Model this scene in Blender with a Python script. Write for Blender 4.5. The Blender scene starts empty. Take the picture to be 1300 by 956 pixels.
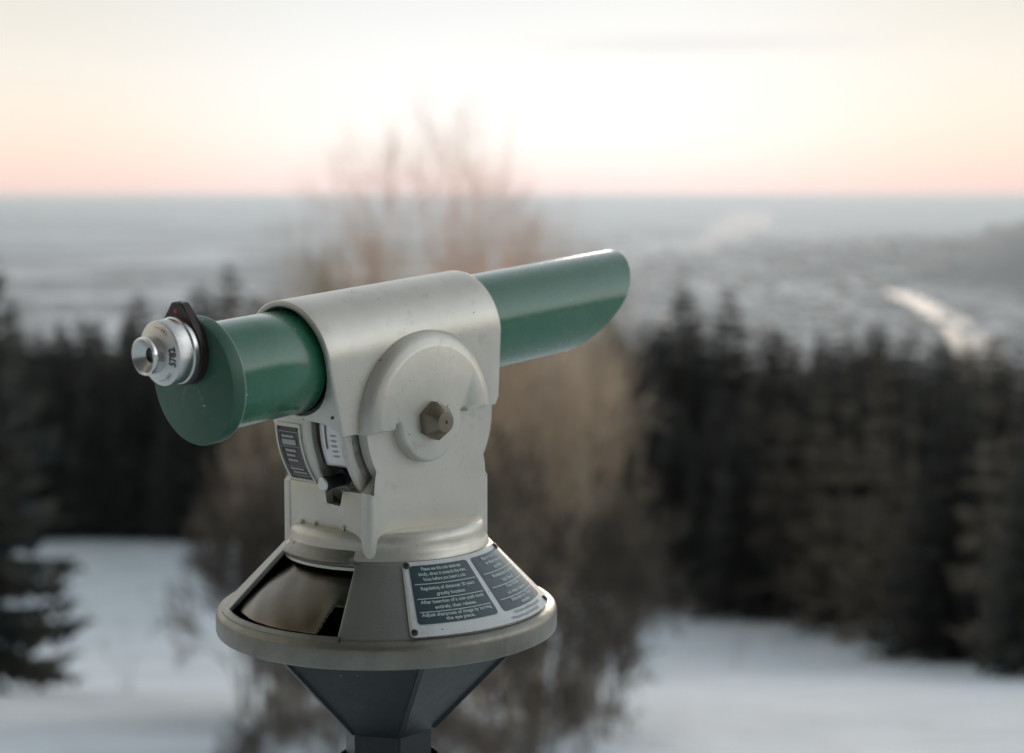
import bpy, bmesh, math, random
from mathutils import Vector, Matrix
random.seed(7)
sc = bpy.context.scene
C = sc.collection
R = math.radians
PI = math.pi

# ------------------------------------------------------------------ helpers
def smooth_mesh(me, ang=38):
    bm = bmesh.new(); bm.from_mesh(me)
    bmesh.ops.recalc_face_normals(bm, faces=bm.faces)
    for e in bm.edges:
        e.smooth = not (len(e.link_faces) == 2 and e.calc_face_angle(0) > R(ang))
    for f in bm.faces: f.smooth = True
    bm.to_mesh(me); bm.free()

def obj(name, bm, mats, parent=None, label=None, smooth=38, loc=None, rot=None):
    me = bpy.data.meshes.new(name)
    bm.to_mesh(me); bm.free()
    if smooth: smooth_mesh(me, smooth)
    if not isinstance(mats, (list, tuple)): mats = [mats]
    for m in mats: me.materials.append(m)
    o = bpy.data.objects.new(name, me); C.objects.link(o)
    if parent: o.parent = parent
    if loc: o.location = loc
    if rot: o.rotation_euler = rot
    if label: o['label'] = label
    return o

def tag(o, label=None, cat=None, group=None, kind=None):
    if label: o['label'] = label
    if cat: o['category'] = cat
    if group: o['group'] = group
    if kind: o['kind'] = kind
    return o

def empty(name, loc, rz=0):
    o = bpy.data.objects.new(name, None); C.objects.link(o)
    o.location = loc; o.rotation_euler = (0, 0, rz); return o

def copy_tree(o, parent=None):
    c = o.copy(); C.objects.link(c)
    if parent: c.parent = parent
    for ch in list(o.children): copy_tree(ch, c)
    return c

def lathe(bm, prof, a0=0, a1=360, n=64, axis='z', c=(0, 0), mat=0, skip=None):
    """prof: list of (r, h). axis z: about (c) in xy; axis x: about (y,z)=c, h along x; axis y: about (x,z)=c"""
    full = abs(a1 - a0) >= 359.9
    cnt = n if full else n + 1
    rows = []
    for k in range(cnt):
        a = R(a0 + (a1 - a0) * k / n); ca, sa = math.cos(a), math.sin(a)
        row = []
        for r, h in prof:
            if axis == 'z': p = (c[0] + r * ca, c[1] + r * sa, h)
            elif axis == 'x': p = (h, c[0] + r * ca, c[1] + r * sa)
            else: p = (c[0] + r * ca, h, c[1] + r * sa)
            row.append(bm.verts.new(p))
        rows.append(row)
    for k in range(n):
        A, B = rows[k], rows[(k + 1) % cnt]
        for j in range(len(prof) - 1):
            if skip and skip(a0 + (a1 - a0) * (k + .5) / n, j): continue
            f = bm.faces.new((A[j], B[j], B[j + 1], A[j + 1])); f.material_index = mat
    return rows

def clean(bm, d=1e-5):
    bmesh.ops.remove_doubles(bm, verts=bm.verts, dist=d)
    bmesh.ops.dissolve_degenerate(bm, dist=1e-6, edges=bm.edges)
    loose = [v for v in bm.verts if not v.link_faces]
    bmesh.ops.delete(bm, geom=loose, context='VERTS')

def box(bm, x0, x1, y0, y1, z0, z1, bev=0, seg=2, mat=0):
    vs = [bm.verts.new(p) for p in ((x0,y0,z0),(x1,y0,z0),(x1,y1,z0),(x0,y1,z0),(x0,y0,z1),(x1,y0,z1),(x1,y1,z1),(x0,y1,z1))]
    fs = [bm.faces.new([vs[i] for i in q]) for q in ((3,2,1,0),(4,5,6,7),(0,1,5,4),(1,2,6,5),(2,3,7,6),(3,0,4,7))]
    for f in fs: f.material_index = mat
    if bev:
        es = list({e for f in fs for e in f.edges})
        bmesh.ops.bevel(bm, geom=es, offset=bev, segments=seg, affect='EDGES', profile=.5)
    return vs

def prism(bm, pts, y0, y1, bev=0, seg=3, which='both', mat=0):
    """polygon pts (x,z) extruded from y0 to y1"""
    A = [bm.verts.new((x, y0, z)) for x, z in pts]
    B = [bm.verts.new((x, y1, z)) for x, z in pts]
    fa = bm.faces.new(A); fb = bm.faces.new(B[::-1])
    n = len(pts); fs = [fa, fb]
    for i in range(n):
        fs.append(bm.faces.new((A[(i+1) % n], A[i], B[i], B[(i+1) % n])))
    for f in fs: f.material_index = mat
    if bev:
        es = set()
        if which in ('both', 'a'): es |= set(fa.edges)
        if which in ('both', 'b'): es |= set(fb.edges)
        bmesh.ops.bevel(bm, geom=list(es), offset=bev, segments=seg, affect='EDGES', profile=.5, clamp_overlap=True)

def text_mesh(s, size, align='CENTER'):
    cu = bpy.data.curves.new('t', 'FONT'); cu.body = s; cu.size = size; cu.align_x = align; cu.align_y = 'CENTER'
    cu.resolution_u = 3; cu.offset = size*.03
    o = bpy.data.objects.new('t', cu); C.objects.link(o)
    dg = bpy.context.evaluated_depsgraph_get()
    me = bpy.data.meshes.new_from_object(o.evaluated_get(dg))
    bpy.data.objects.remove(o); bpy.data.curves.remove(cu)
    return me

def add_text(bm, s, size, fn, align='CENTER', squeeze=1.0, mat=0):
    """fn maps flat (u, v) -> 3d point"""
    me = text_mesh(s, size, align)
    vs = [bm.verts.new(fn(v.co.x * squeeze, v.co.y)) for v in me.vertices]
    for p in me.polygons:
        try: f = bm.faces.new([vs[i] for i in p.vertices]); f.material_index = mat
        except ValueError: pass
    bpy.data.meshes.remove(me)

def sstep(a, b, x):
    t = min(1, max(0, (x-a)/(b-a))); return t*t*(3-2*t)

# ------------------------------------------------------------------ materials
def mat(name, col, rough=.5, metal=0, **kw):
    m = bpy.data.materials.new(name); m.use_nodes = True
    p = m.node_tree.nodes['Principled BSDF']
    p.inputs['Base Color'].default_value = (*col, 1)
    p.inputs['Roughness'].default_value = rough
    p.inputs['Metallic'].default_value = metal
    for k, v in kw.items(): p.inputs[k.replace('_', ' ')].default_value = v
    return m

def N(m, t, **kw):
    n = m.node_tree.nodes.new(t)
    for k, v in kw.items(): setattr(n, k, v)
    return n

def L(m, a, b): m.node_tree.links.new(a, b)

def worn(name, col, rough, metal=0, grain=.0006, gscale=900, var=.12, dirt=(.10, .08, .055), dirt_amt=.35,
         speck=None, speck_scale=260, speck_t=.035, bump=.12, streak=0, scratch=0, spk=.984, **kw):
    """paint with broad tone variation, dirt stains, tiny chips and a fine hammered bump"""
    m = mat(name, col, rough, metal, **kw)
    nt = m.node_tree; P = nt.nodes['Principled BSDF']
    tc = N(m, 'ShaderNodeTexCoord')
    n1 = N(m, 'ShaderNodeTexNoise'); n1.inputs['Scale'].default_value = 22; n1.inputs['Detail'].default_value = 8; n1.inputs['Roughness'].default_value = .65
    L(m, tc.outputs['Object'], n1.inputs['Vector'])
    r1 = N(m, 'ShaderNodeValToRGB'); r1.color_ramp.elements[0].position = .3; r1.color_ramp.elements[1].position = .75
    a = 1 - var
    r1.color_ramp.elements[0].color = (col[0]*a, col[1]*a, col[2]*a, 1)
    r1.color_ramp.elements[1].color = (min(1, col[0]*(1+var)), min(1, col[1]*(1+var)), min(1, col[2]*(1+var)), 1)
    L(m, n1.outputs['Fac'], r1.inputs['Fac'])
    n2 = N(m, 'ShaderNodeTexNoise'); n2.inputs['Scale'].default_value = 48; n2.inputs['Detail'].default_value = 10; n2.inputs['Roughness'].default_value = .75
    L(m, tc.outputs['Object'], n2.inputs['Vector'])
    r2 = N(m, 'ShaderNodeValToRGB'); r2.color_ramp.elements[0].position = .56; r2.color_ramp.elements[1].position = .82
    r2.color_ramp.elements[0].color = (0, 0, 0, 1); r2.color_ramp.elements[1].color = (dirt_amt,)*3 + (1,)
    L(m, n2.outputs['Fac'], r2.inputs['Fac'])
    mx = N(m, 'ShaderNodeMix', data_type='RGBA'); mx.inputs[7].default_value = (*dirt, 1)
    L(m, r2.outputs['Color'], mx.inputs[0]); L(m, r1.outputs['Color'], mx.inputs[6])
    out = mx.outputs[2]
    if speck:
        v = N(m, 'ShaderNodeTexVoronoi'); v.inputs['Scale'].default_value = speck_scale
        L(m, tc.outputs['Object'], v.inputs['Vector'])
        # only a few cells carry a chip
        ls = N(m, 'ShaderNodeMath', operation='LESS_THAN'); ls.inputs[1].default_value = speck_t * 6
        L(m, v.outputs['Distance'], ls.inputs[0])
        sp = N(m, 'ShaderNodeSeparateColor'); L(m, v.outputs['Color'], sp.inputs['Color'])
        g = N(m, 'ShaderNodeMath', operation='GREATER_THAN'); g.inputs[1].default_value = spk
        L(m, sp.outputs[0], g.inputs[0])
        mu = N(m, 'ShaderNodeMath', operation='MULTIPLY'); L(m, ls.outputs[0], mu.inputs[0]); L(m, g.outputs[0], mu.inputs[1])
        m2 = N(m, 'ShaderNodeMix', data_type='RGBA'); m2.inputs[7].default_value = (*speck, 1)
        L(m, mu.outputs[0], m2.inputs[0]); L(m, out, m2.inputs[6]); out = m2.outputs[2]
    if streak:      # rain-washed dirt running down, and fine scratches
        mps = N(m, 'ShaderNodeMapping'); mps.inputs['Scale'].default_value = (130, 130, 7); L(m, tc.outputs['Object'], mps.inputs['Vector'])
        nss = N(m, 'ShaderNodeTexNoise'); nss.inputs['Scale'].default_value = 1; nss.inputs['Detail'].default_value = 5; L(m, mps.outputs[0], nss.inputs['Vector'])
        rss = N(m, 'ShaderNodeMapRange'); rss.inputs[1].default_value = .55; rss.inputs[2].default_value = .80; rss.inputs[4].default_value = streak; L(m, nss.outputs['Fac'], rss.inputs[0])
        m3 = N(m, 'ShaderNodeMix', data_type='RGBA'); m3.inputs[7].default_value = (*dirt, 1); L(m, rss.outputs[0], m3.inputs[0]); L(m, out, m3.inputs[6]); out = m3.outputs[2]
    if scratch:
        mpc = N(m, 'ShaderNodeMapping'); mpc.inputs['Scale'].default_value = (34, 120, 190); mpc.inputs['Rotation'].default_value = (.3, .5, .2); L(m, tc.outputs['Object'], mpc.inputs['Vector'])
        nc = N(m, 'ShaderNodeTexNoise'); nc.inputs['Scale'].default_value = 1; nc.inputs['Detail'].default_value = 2; nc.inputs['Distortion'].default_value = .6; L(m, mpc.outputs[0], nc.inputs['Vector'])
        cc = N(m, 'ShaderNodeMath', operation='COMPARE'); cc.inputs[1].default_value = .5; cc.inputs[2].default_value = .0045; L(m, nc.outputs['Fac'], cc.inputs[0])
        nl = N(m, 'ShaderNodeTexNoise'); nl.inputs['Scale'].default_value = 30; nl.inputs['Detail'].default_value = 2; L(m, tc.outputs['Object'], nl.inputs['Vector'])
        gl = N(m, 'ShaderNodeMapRange'); gl.inputs[1].default_value = .60; gl.inputs[2].default_value = .68; gl.inputs[4].default_value = scratch; L(m, nl.outputs['Fac'], gl.inputs[0])
        mc = N(m, 'ShaderNodeMath', operation='MULTIPLY'); L(m, cc.outputs[0], mc.inputs[0]); L(m, gl.outputs[0], mc.inputs[1])
        m4 = N(m, 'ShaderNodeMix', data_type='RGBA'); m4.inputs[7].default_value = (*(speck or (.5, .5, .5)), 1); L(m, mc.outputs[0], m4.inputs[0]); L(m, out, m4.inputs[6]); out = m4.outputs[2]
    L(m, out, P.inputs['Base Color'])
    # roughness variation
    mr = N(m, 'ShaderNodeMapRange'); mr.inputs[3].default_value = rough * .8; mr.inputs[4].default_value = min(1, rough * 1.3)
    L(m, n2.outputs['Fac'], mr.inputs[0]); L(m, mr.outputs[0], P.inputs['Roughness'])
    n3 = N(m, 'ShaderNodeTexNoise'); n3.inputs['Scale'].default_value = gscale; n3.inputs['Detail'].default_value = 2
    L(m, tc.outputs['Object'], n3.inputs['Vector'])
    n4 = N(m, 'ShaderNodeTexNoise'); n4.inputs['Scale'].default_value = 60; n4.inputs['Detail'].default_value = 3
    L(m, tc.outputs['Object'], n4.inputs['Vector'])
    b0 = N(m, 'ShaderNodeBump'); b0.inputs['Strength'].default_value = bump; b0.inputs['Distance'].default_value = .0018
    L(m, n4.outputs['Fac'], b0.inputs['Height'])
    b = N(m, 'ShaderNodeBump'); b.inputs['Strength'].default_value = bump * 1.6; b.inputs['Distance'].default_value = grain
    L(m, n3.outputs['Fac'], b.inputs['Height']); L(m, b0.outputs[0], b.inputs['Normal']); L(m, b.outputs[0], P.inputs['Normal'])
    return m

GREY = worn('silver_grey_paint', (.63, .605, .535), .33, .5, speck=(.14, .12, .09), speck_scale=190, speck_t=.03, bump=.12, grain=.0009, var=.07, scratch=.2, dirt_amt=.45)
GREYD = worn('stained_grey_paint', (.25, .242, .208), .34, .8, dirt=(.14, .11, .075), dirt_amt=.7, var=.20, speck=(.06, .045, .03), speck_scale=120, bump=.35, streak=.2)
GREYS = worn('dark_silver_paint', (.30, .305, .28), .36, .75, speck=(.10, .08, .06), speck_scale=190, speck_t=.03, bump=.2, grain=.0009, var=.10)  # darker, more metallic copy of the silver paint, for the skirt
GREEN = worn('green_paint', (.024, .152, .084), .26, 0, speck=(.45, .55, .45), speck_scale=330, speck_t=.04, spk=.988, scratch=.45, streak=.10, dirt=(.03, .05, .03), bump=.10, Coat_Weight=.55, Coat_Roughness=.15)
GREEN2 = worn('green_cap_paint', (.026, .098, .060), .42, 0, speck=(.40, .5, .35), speck_scale=260, spk=.97, scratch=.7, dirt=(.10, .13, .07), dirt_amt=.55, bump=.25)
nt2 = GREEN2.node_tree; P2 = nt2.nodes['Principled BSDF']; src = P2.inputs['Base Color'].links[0].from_socket
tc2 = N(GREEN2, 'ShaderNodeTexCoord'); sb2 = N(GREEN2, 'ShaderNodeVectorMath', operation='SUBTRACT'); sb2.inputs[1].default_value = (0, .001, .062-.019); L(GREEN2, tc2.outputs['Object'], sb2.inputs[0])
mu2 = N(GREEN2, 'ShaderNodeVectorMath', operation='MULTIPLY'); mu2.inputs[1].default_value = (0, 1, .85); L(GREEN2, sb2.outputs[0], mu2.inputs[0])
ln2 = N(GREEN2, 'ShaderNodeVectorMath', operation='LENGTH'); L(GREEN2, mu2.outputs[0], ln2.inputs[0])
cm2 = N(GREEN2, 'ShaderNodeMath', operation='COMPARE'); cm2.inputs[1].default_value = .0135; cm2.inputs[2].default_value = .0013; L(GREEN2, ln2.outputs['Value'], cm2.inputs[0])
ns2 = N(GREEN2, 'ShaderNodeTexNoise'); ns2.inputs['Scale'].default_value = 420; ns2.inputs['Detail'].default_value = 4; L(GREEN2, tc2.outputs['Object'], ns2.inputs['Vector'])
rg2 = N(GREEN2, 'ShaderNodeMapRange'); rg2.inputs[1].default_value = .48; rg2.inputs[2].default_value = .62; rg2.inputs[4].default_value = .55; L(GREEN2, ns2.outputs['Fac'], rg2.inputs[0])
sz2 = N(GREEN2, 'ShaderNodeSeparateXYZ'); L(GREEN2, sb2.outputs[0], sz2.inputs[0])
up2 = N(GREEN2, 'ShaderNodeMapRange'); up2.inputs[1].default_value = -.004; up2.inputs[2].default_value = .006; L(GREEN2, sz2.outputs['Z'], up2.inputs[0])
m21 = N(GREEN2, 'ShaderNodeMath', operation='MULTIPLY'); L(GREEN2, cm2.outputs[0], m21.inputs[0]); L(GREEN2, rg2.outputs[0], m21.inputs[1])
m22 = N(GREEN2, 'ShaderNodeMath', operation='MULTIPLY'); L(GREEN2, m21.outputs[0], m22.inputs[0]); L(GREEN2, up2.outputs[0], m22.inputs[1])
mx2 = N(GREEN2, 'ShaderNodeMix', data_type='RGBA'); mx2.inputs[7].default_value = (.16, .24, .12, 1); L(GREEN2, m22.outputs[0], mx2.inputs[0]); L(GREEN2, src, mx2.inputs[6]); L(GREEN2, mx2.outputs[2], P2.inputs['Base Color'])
GEDGE = mat('worn_green_edge', (.30, .42, .34), .4)
SILVER = worn('brushed_aluminium', (.72, .71, .69), .24, 1.0, var=.06, dirt=(.35, .30, .24), bump=.06)
SILVW = worn('satin_white_metal', (.74, .73, .71), .38, .6, var=.05, dirt=(.5, .42, .35), dirt_amt=.3, bump=.05)
BLACKM = worn('dark_brown_metal', (.035, .024, .020), .38, .2, speck=(.5, .45, .4), speck_scale=200, dirt=(.10, .06, .045))
BLACK = mat('black_plastic', (.012, .014, .016), .45)
HOLE = mat('dark_glass', (.006, .006, .006), .08)
BRASS = worn('aged_steel_bolt', (.24, .21, .155), .34, .8, dirt=(.09, .07, .05), dirt_amt=.6)
RED = mat('red_enamel', (.62, .06, .035), .45)
WHITE = worn('white_enamel', (.70, .73, .73), .38, 0, var=.07, dirt=(.30, .27, .21), dirt_amt=.65, speck=(.15, .12, .1), streak=.3, bump=.04)
TEAL = worn('teal_enamel', (.020, .055, .066), .30, dirt=(.08, .11, .11), dirt_amt=.35, speck=(.3, .35, .35), speck_scale=220, bump=.05, scratch=.5, Coat_Weight=.3, Coat_Roughness=.2)
LETTER = mat('pale_lettering', (.50, .60, .60), .5)
LETTERG = mat('grey_lettering', (.28, .32, .33), .5)
INK = mat('dark_engraving', (.05, .045, .04), .5)
LABELM = mat('anodised_label', (.10, .088, .085), .32, .5)
LABELT = mat('label_print', (.42, .41, .40), .45)
DARKP = worn('dark_pedestal_paint', (.026, .031, .034), .38, .3, bump=.3, streak=.3, scratch=.5, speck=(.16, .13, .1), speck_scale=160, dirt=(.10, .085, .065))
SCREW = mat('screw_steel', (.09, .075, .06), .35, .8)

# ------------------------------------------------------------------ the telescope
AZ, EL = R(42.6), R(5.1)
X0, Y0 = -.1108, 1.4946
PZ = 1.411        # tilt axis height
TZ = .062         # tube axis above the tilt axis
root = empty('coin_telescope', (X0, Y0, 0), PI/2 - AZ)
tag(root, 'coin-operated viewing telescope with green tube and silver-grey mount', 'telescope')
HL, HR = (0, 0, PZ), (0, -EL, 0)
def hobj(name, bm, m, label=None, smooth=38): return obj(name, bm, m, root, label, smooth, HL, HR)
def sub(name, bm, m, parent, label=None, smooth=38): return obj(name, bm, m, parent, label, smooth)

# -- pedestal
bm = bmesh.new()
lathe(bm, [(.0, 0), (.16, 0), (.16, .012), (.155, .016), (.05, .018), (.045, .03), (.045, 1.10)], n=48)
for k in range(4):
    a = R(45 + 90*k); lathe(bm, [(0, .026), (.011, .026), (.011, .015)], n=6, c=(.125*math.cos(a), .125*math.sin(a)))
clean(bm)
obj('post', bm, DARKP, root)
# hexagonal inverted foot under the skirt
bm = bmesh.new()
prof = [(.126, 1.219), (.122, 1.214), (.040, 1.128), (.040, 1.095)]
rows = []
for k in range(6):
    a = R(60*k); rows.append([bm.verts.new((r*math.cos(a), r*math.sin(a), h)) for r, h in prof])
for k in range(6):
    A, B = rows[k], rows[(k+1) % 6]
    for j in range(3): bm.faces.new((A[j], B[j], B[j+1], A[j+1]))
bm.faces.new([r[0] for r in rows]); bm.faces.new([r[-1] for r in rows][::-1])
bmesh.ops.bevel(bm, geom=[e for e in bm.edges if abs(e.verts[0].co.z - e.verts[1].co.z) > .03], offset=.002, segments=2, affect='EDGES')
for k in range(6):       # cast ribs along the corners
    a = R(60*k); t = Vector((-math.sin(a), math.cos(a), 0)); d = Vector((math.cos(a), math.sin(a), 0))
    pts = [(.1235, 1.2135), (.0445, 1.130), (.036, 1.130), (.112, 1.2135)]
    A = [bm.verts.new(d*r + Vector((0, 0, h)) + t*.0022) for r, h in pts]
    B = [bm.verts.new(d*r + Vector((0, 0, h)) - t*.0022) for r, h in pts]
    bm.faces.new(A); bm.faces.new(B[::-1])
    for i in range(4): bm.faces.new((A[(i+1) % 4], A[i], B[i], B[(i+1) % 4]))
obj('support_cone', bm, DARKP, root, smooth=30)

# -- skirt: cone with a window cut toward the eyepiece side
ZT0, ZB0, RT0, RB0 = 1.2965, 1.2425, .0905, .1425
def cone_r(z): return RT0 + (ZT0 - z) * (RB0 - RT0) / (ZT0 - ZB0)
bm = bmesh.new()
zs = [1.2965, 1.2932, 1.283, 1.272, 1.262, 1.252, 1.2445, 1.2425]
NS = 180
lathe(bm, [(cone_r(z), z) for z in zs], n=NS, skip=lambda a, j: (1 <= j <= 5) and abs((a - 180 + 180) % 360 - 180) < 31)
clean(bm)
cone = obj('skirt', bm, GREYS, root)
so = cone.modifiers.new('s', 'SOLIDIFY'); so.thickness = .0045; so.offset = -1
bv = cone.modifiers.new('b', 'BEVEL'); bv.width = .0009; bv.segments = 2; bv.limit_method = 'ANGLE'; bv.angle_limit = R(50)
bm = bmesh.new()
lathe(bm, [(.1395, 1.2385), (.1400, 1.2430), (.1425, 1.2432), (.1462, 1.2418), (.1488, 1.2400), (.1500, 1.2385), (.1506, 1.2368), (.1508, 1.2350), (.1508, 1.2225), (.1502, 1.2208), (.1485, 1.2200), (.132, 1.2185), (.128, 1.222), (.02, 1.222)], n=128)
clean(bm)
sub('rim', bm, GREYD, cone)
bm = bmesh.new()                    # lip over the window
lathe(bm, [(.0855, 1.3050), (.0866, 1.3046), (.0878, 1.3030), (.0892, 1.3012), (.0910, 1.2998), (.0930, 1.2985), (.0944, 1.2966), (.0948, 1.2950), (.0940, 1.2936), (.0915, 1.2928)], a0=147, a1=213, n=66)
for v in bm.verts:
    a = abs(abs(math.degrees(math.atan2(v.co.y, v.co.x))) - 180)
    t = sstep(25, 33, a); r_ = math.hypot(v.co.x, v.co.y); kk_ = (r_ + (min(r_, cone_r(v.co.z) + .0002 if v.co.z < ZT0 else .0862) - r_)*t)/r_
    v.co.x *= kk_; v.co.y *= kk_
lathe(bm, [(.1405, 1.2450), (.1430, 1.2455), (.1462, 1.2430), (.1468, 1.2405)], a0=149, a1=211, n=40)
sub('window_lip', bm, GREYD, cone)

# inner metal dome behind the window
bm = bmesh.new()
prof = []
for k in range(41):
    t = k/40; z = 1.298 - .056*t
    r = .066 + .066*math.sin(t*PI/2*.95)**.92 * (.55 + .45*t)
    prof.append((r, z))
rnd = random.Random(3)
rows = lathe(bm, prof, a0=128, a1=236, n=216, skip=lambda a, j: (j > 25 and a > 205.5 - 4.5*((j-25)/15)**.6 + 2.2*math.sin(j*.55)*0) or a > 224)
for row in rows:
    for v in row:
        a = math.atan2(v.co.y, v.co.x)
        k = 1 + .006*math.sin(a*7 + v.co.z*90) + .002*math.sin(a*23 + v.co.z*210) + .02*math.exp(-((math.degrees(a) % 360 - 204)/3.5)**2) * max(0, (1.27 - v.co.z)/.03)
        v.co.x *= k; v.co.y *= k
clean(bm)
dome = obj('coin_hopper', bm, worn('tarnished_brown_metal', (.150, .134, .108), .20, 1.0, dirt=(.05, .035, .02), dirt_amt=.35, var=.15, speck=(.02, .015, .01), speck_scale=260, speck_t=.04, bump=.12), root,
           'glossy dark brown metal hopper inside the skirt window')
dome.modifiers.new('s', 'SOLIDIFY').thickness = -.002
bm = bmesh.new(); lathe(bm, [(0, 1.2235), (.138, 1.2235)], n=40); lathe(bm, [(.058, 1.30), (.058, 1.2235)], n=40); clean(bm)
sub('hopper_floor', bm, DARKP, dome)

# -- instruction plate, bent round the skirt
SL = math.hypot(RB0-RT0, ZT0-ZB0)
nr, nz = (ZT0-ZB0)/SL, (RB0-RT0)/SL
def cmap(a_deg, s, off):
    """a_deg about -90; s = metres down the slope from the cone's top edge"""
    z = ZT0 - s*nz*0 - s*(ZT0-ZB0)/SL; r = RT0 + s*(RB0-RT0)/SL
    r += off*nr; z += off*nz
    a = R(a_deg); return (r*math.cos(a), r*math.sin(a), z)
def cone_sheet(bm, a0, a1, s0, s1, off, rad, thick=0, nA=48, matI=0):
    ss = [s0]
    for k in range(1, 6): ss.append(s0 + rad*(1-math.cos(k*PI/10)))
    m = 8
    for k in range(1, m): ss.append(s0+rad + (s1-s0-2*rad)*k/m)
    for k in range(5, -1, -1): ss.append(s1 - rad*(1-math.cos(k*PI/10)))
    grid = []
    for s in ss:
        d = 0
        if s < s0+rad: d = rad - math.sqrt(max(0, rad*rad-(s0+rad-s)**2))
        if s > s1-rad: d = rad - math.sqrt(max(0, rad*rad-(s-s1+rad)**2))
        rr = RT0 + s*(RB0-RT0)/SL; da = math.degrees(d/rr)
        grid.append([bm.verts.new(cmap(a0+da + (a1-a0-2*da)*i/nA, s, off)) for i in range(nA+1)])
    for j in range(len(ss)-1):
        for i in range(nA):
            f = bm.faces.new((grid[j][i], grid[j+1][i], grid[j+1][i+1], grid[j][i+1])); f.material_index = matI
bm = bmesh.new()
PA0, PA1, PS0, PS1 = -125.8, -53.0, .0025, .0735
cone_sheet(bm, PA0, PA1, PS0, PS1, .0022, .0045)
plate = obj('instruction_plate', bm, WHITE, root, 'white enamel instruction plate with two teal text panels')
m_ = plate.modifiers.new('s', 'SOLIDIFY'); m_.thickness = .0014
for a0, a1 in ((-122.6, -90.0), (-86.8, -55.4)):
    bm = bmesh.new(); cone_sheet(bm, a0, a1, .0068, .0625, .0027, .003, nA=30)
    p = sub('text_panel', bm, TEAL, plate)
def plate_text(bm, s, size, ac, sc_, off=.0032, sq=1.0):
    rr = RT0 + sc_*(RB0-RT0)/SL
    def fn(u, v):
        s_ = sc_ - v; return cmap(ac + math.degrees(u/rr), s_, off)
    add_text(bm, s, size, fn, squeeze=sq)
bm = bmesh.new()
LC, RC = -106.3, -71.1
TXL = [('Please use this coin telescope', .0108, .95), ('kindly, direct it towards the view,', .0158, .98), ('focus before you insert a coin', .0208, .95),
       ('Regulation of distances: 30 years', .0295, 1.06), ('gravity location', .0352, 1.15),
       ('After insertion of a coin push knob', .0425, 1.08), ('entirely, then release.', .0478, 1.12),
       ('Adjust sharpness of image by turning', .0545, 1.08), ('the eye piece.', .0590, 1.15)]
for s, p_, q in TXL: plate_text(bm, s, .0046, LC, p_, sq=q*(.66 + 4.0*p_))
TXR = [('Bitte vor dem Einwurf', .0108), ('der Münze lesen und', .0158), ('ausrichten', .0208), ('Mindestabstand beachten', .0290),
       ('Nach Einwurf', .0350), ('Knopf drücken', .0415), ('und wieder loslassen', .0475), ('Bildschärfe am Okular', .0545), ('einstellen', .0590)]
for s, p_ in TXR: plate_text(bm, s, .0045, RC, p_, sq=.70+4.5*p_)
for a0, a1 in ((-122, -90.6), (-86.2, -56)):
    for s in (.0248, .0388, .0513): 
        cone_sheet(bm, a0+.6, a1-.6, s, s+.0009, .0032, .0003, nA=24)
sub('lettering', bm, LETTER, plate, smooth=0)
bm = bmesh.new()
plate_text(bm, 'Für Kinder und Brillenträger geeignet', .0036, -72, .0657, .0029, .9)
plate_text(bm, 'Wildspechtweg 8, Tel. 04 56 78', .0036, -76, .0703, .0029, 1.0)
sub('footer_lettering', bm, LETTERG, plate, smooth=0)
for a, s in ((-123.8, .0062), (-55.0, .0062), (-124.3, .0695), (-54.3, .0695)):
    bm = bmesh.new(); lathe(bm, [(.0030, 0), (.0030, .0010), (.0022, .0019), (.0010, .0021), (.0009, .0012), (0, .0012)], n=20); clean(bm)
    n_ = Vector((nr*math.cos(R(a)), nr*math.sin(R(a)), nz))
    M = Matrix.Translation(cmap(a, s, .0022)) @ n_.to_track_quat('Z', 'Y').to_matrix().to_4x4()
    bm.transform(M); sub('screw', bm, SCREW, plate)

# -- column with two cheeks
bm = bmesh.new()
def cheek_outline(Rr, w, sh, zb, cut=None):
    pts = []
    a_s = math.degrees(math.asin(.046/Rr)) + 0
    for k in range(41):
        a = R(-a_s + (180 + 2*a_s)*k/40); pts.append((Rr*math.cos(a), PZ + Rr*math.sin(a)))
    pts += [(-w, PZ-sh), (-w, zb)]
    if cut: pts += cut
    pts += [(w, zb), (w, PZ-sh)]
    return pts
for sg in (-1, 1):
    prism(bm, cheek_outline(.0735, .0715, .0585, 1.292), sg*.0505, sg*.0462)
    cut = [(-.0585, 1.288), (-.0585, 1.3195), (-.0545, 1.3240), (.0560, 1.3240), (.0600, 1.3200), (.0600, 1.288)]
    prism(bm, cheek_outline(.0755, .0725, .0575, 1.288, cut), sg*.0565, sg*.0462, bev=.0048, seg=4, which='a')
# end walls, one with the lever notch
nt_ = [(.049, 1.288), (-.049, 1.288), (-.049, 1.3530), (-.0195, 1.3530), (-.0190, 1.3395), (-.0175, 1.3378), (-.0020, 1.3385), (-.0008, 1.3405), (-.0002, 1.3550), (.049, 1.3545)]
def prism_x(bm, pts, x0, x1, bev):
    A = [bm.verts.new((x0, y, z)) for y, z in pts]; B = [bm.verts.new((x1, y, z)) for y, z in pts]
    fa = bm.faces.new(A); fb = bm.faces.new(B[::-1]); n = len(pts)
    for i in range(n): bm.faces.new((A[(i+1) % n], A[i], B[i], B[(i+1) % n]))
    if bev: bmesh.ops.bevel(bm, geom=list(fa.edges), offset=bev, segments=2, affect='EDGES', profile=.5)
prism_x(bm, [(y*1.10, z) for y, z in nt_], -.0722, -.0640, .0012)
prism_x(bm, [(-.0545, 1.288), (-.0545, 1.3535), (.0545, 1.3535), (.0545, 1.288)], .0722, .0640, .0012)
box(bm, -.060, .060, -.0445, .0445, 1.285, 1.330)
column = obj('column', bm, GREY, root)
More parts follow.
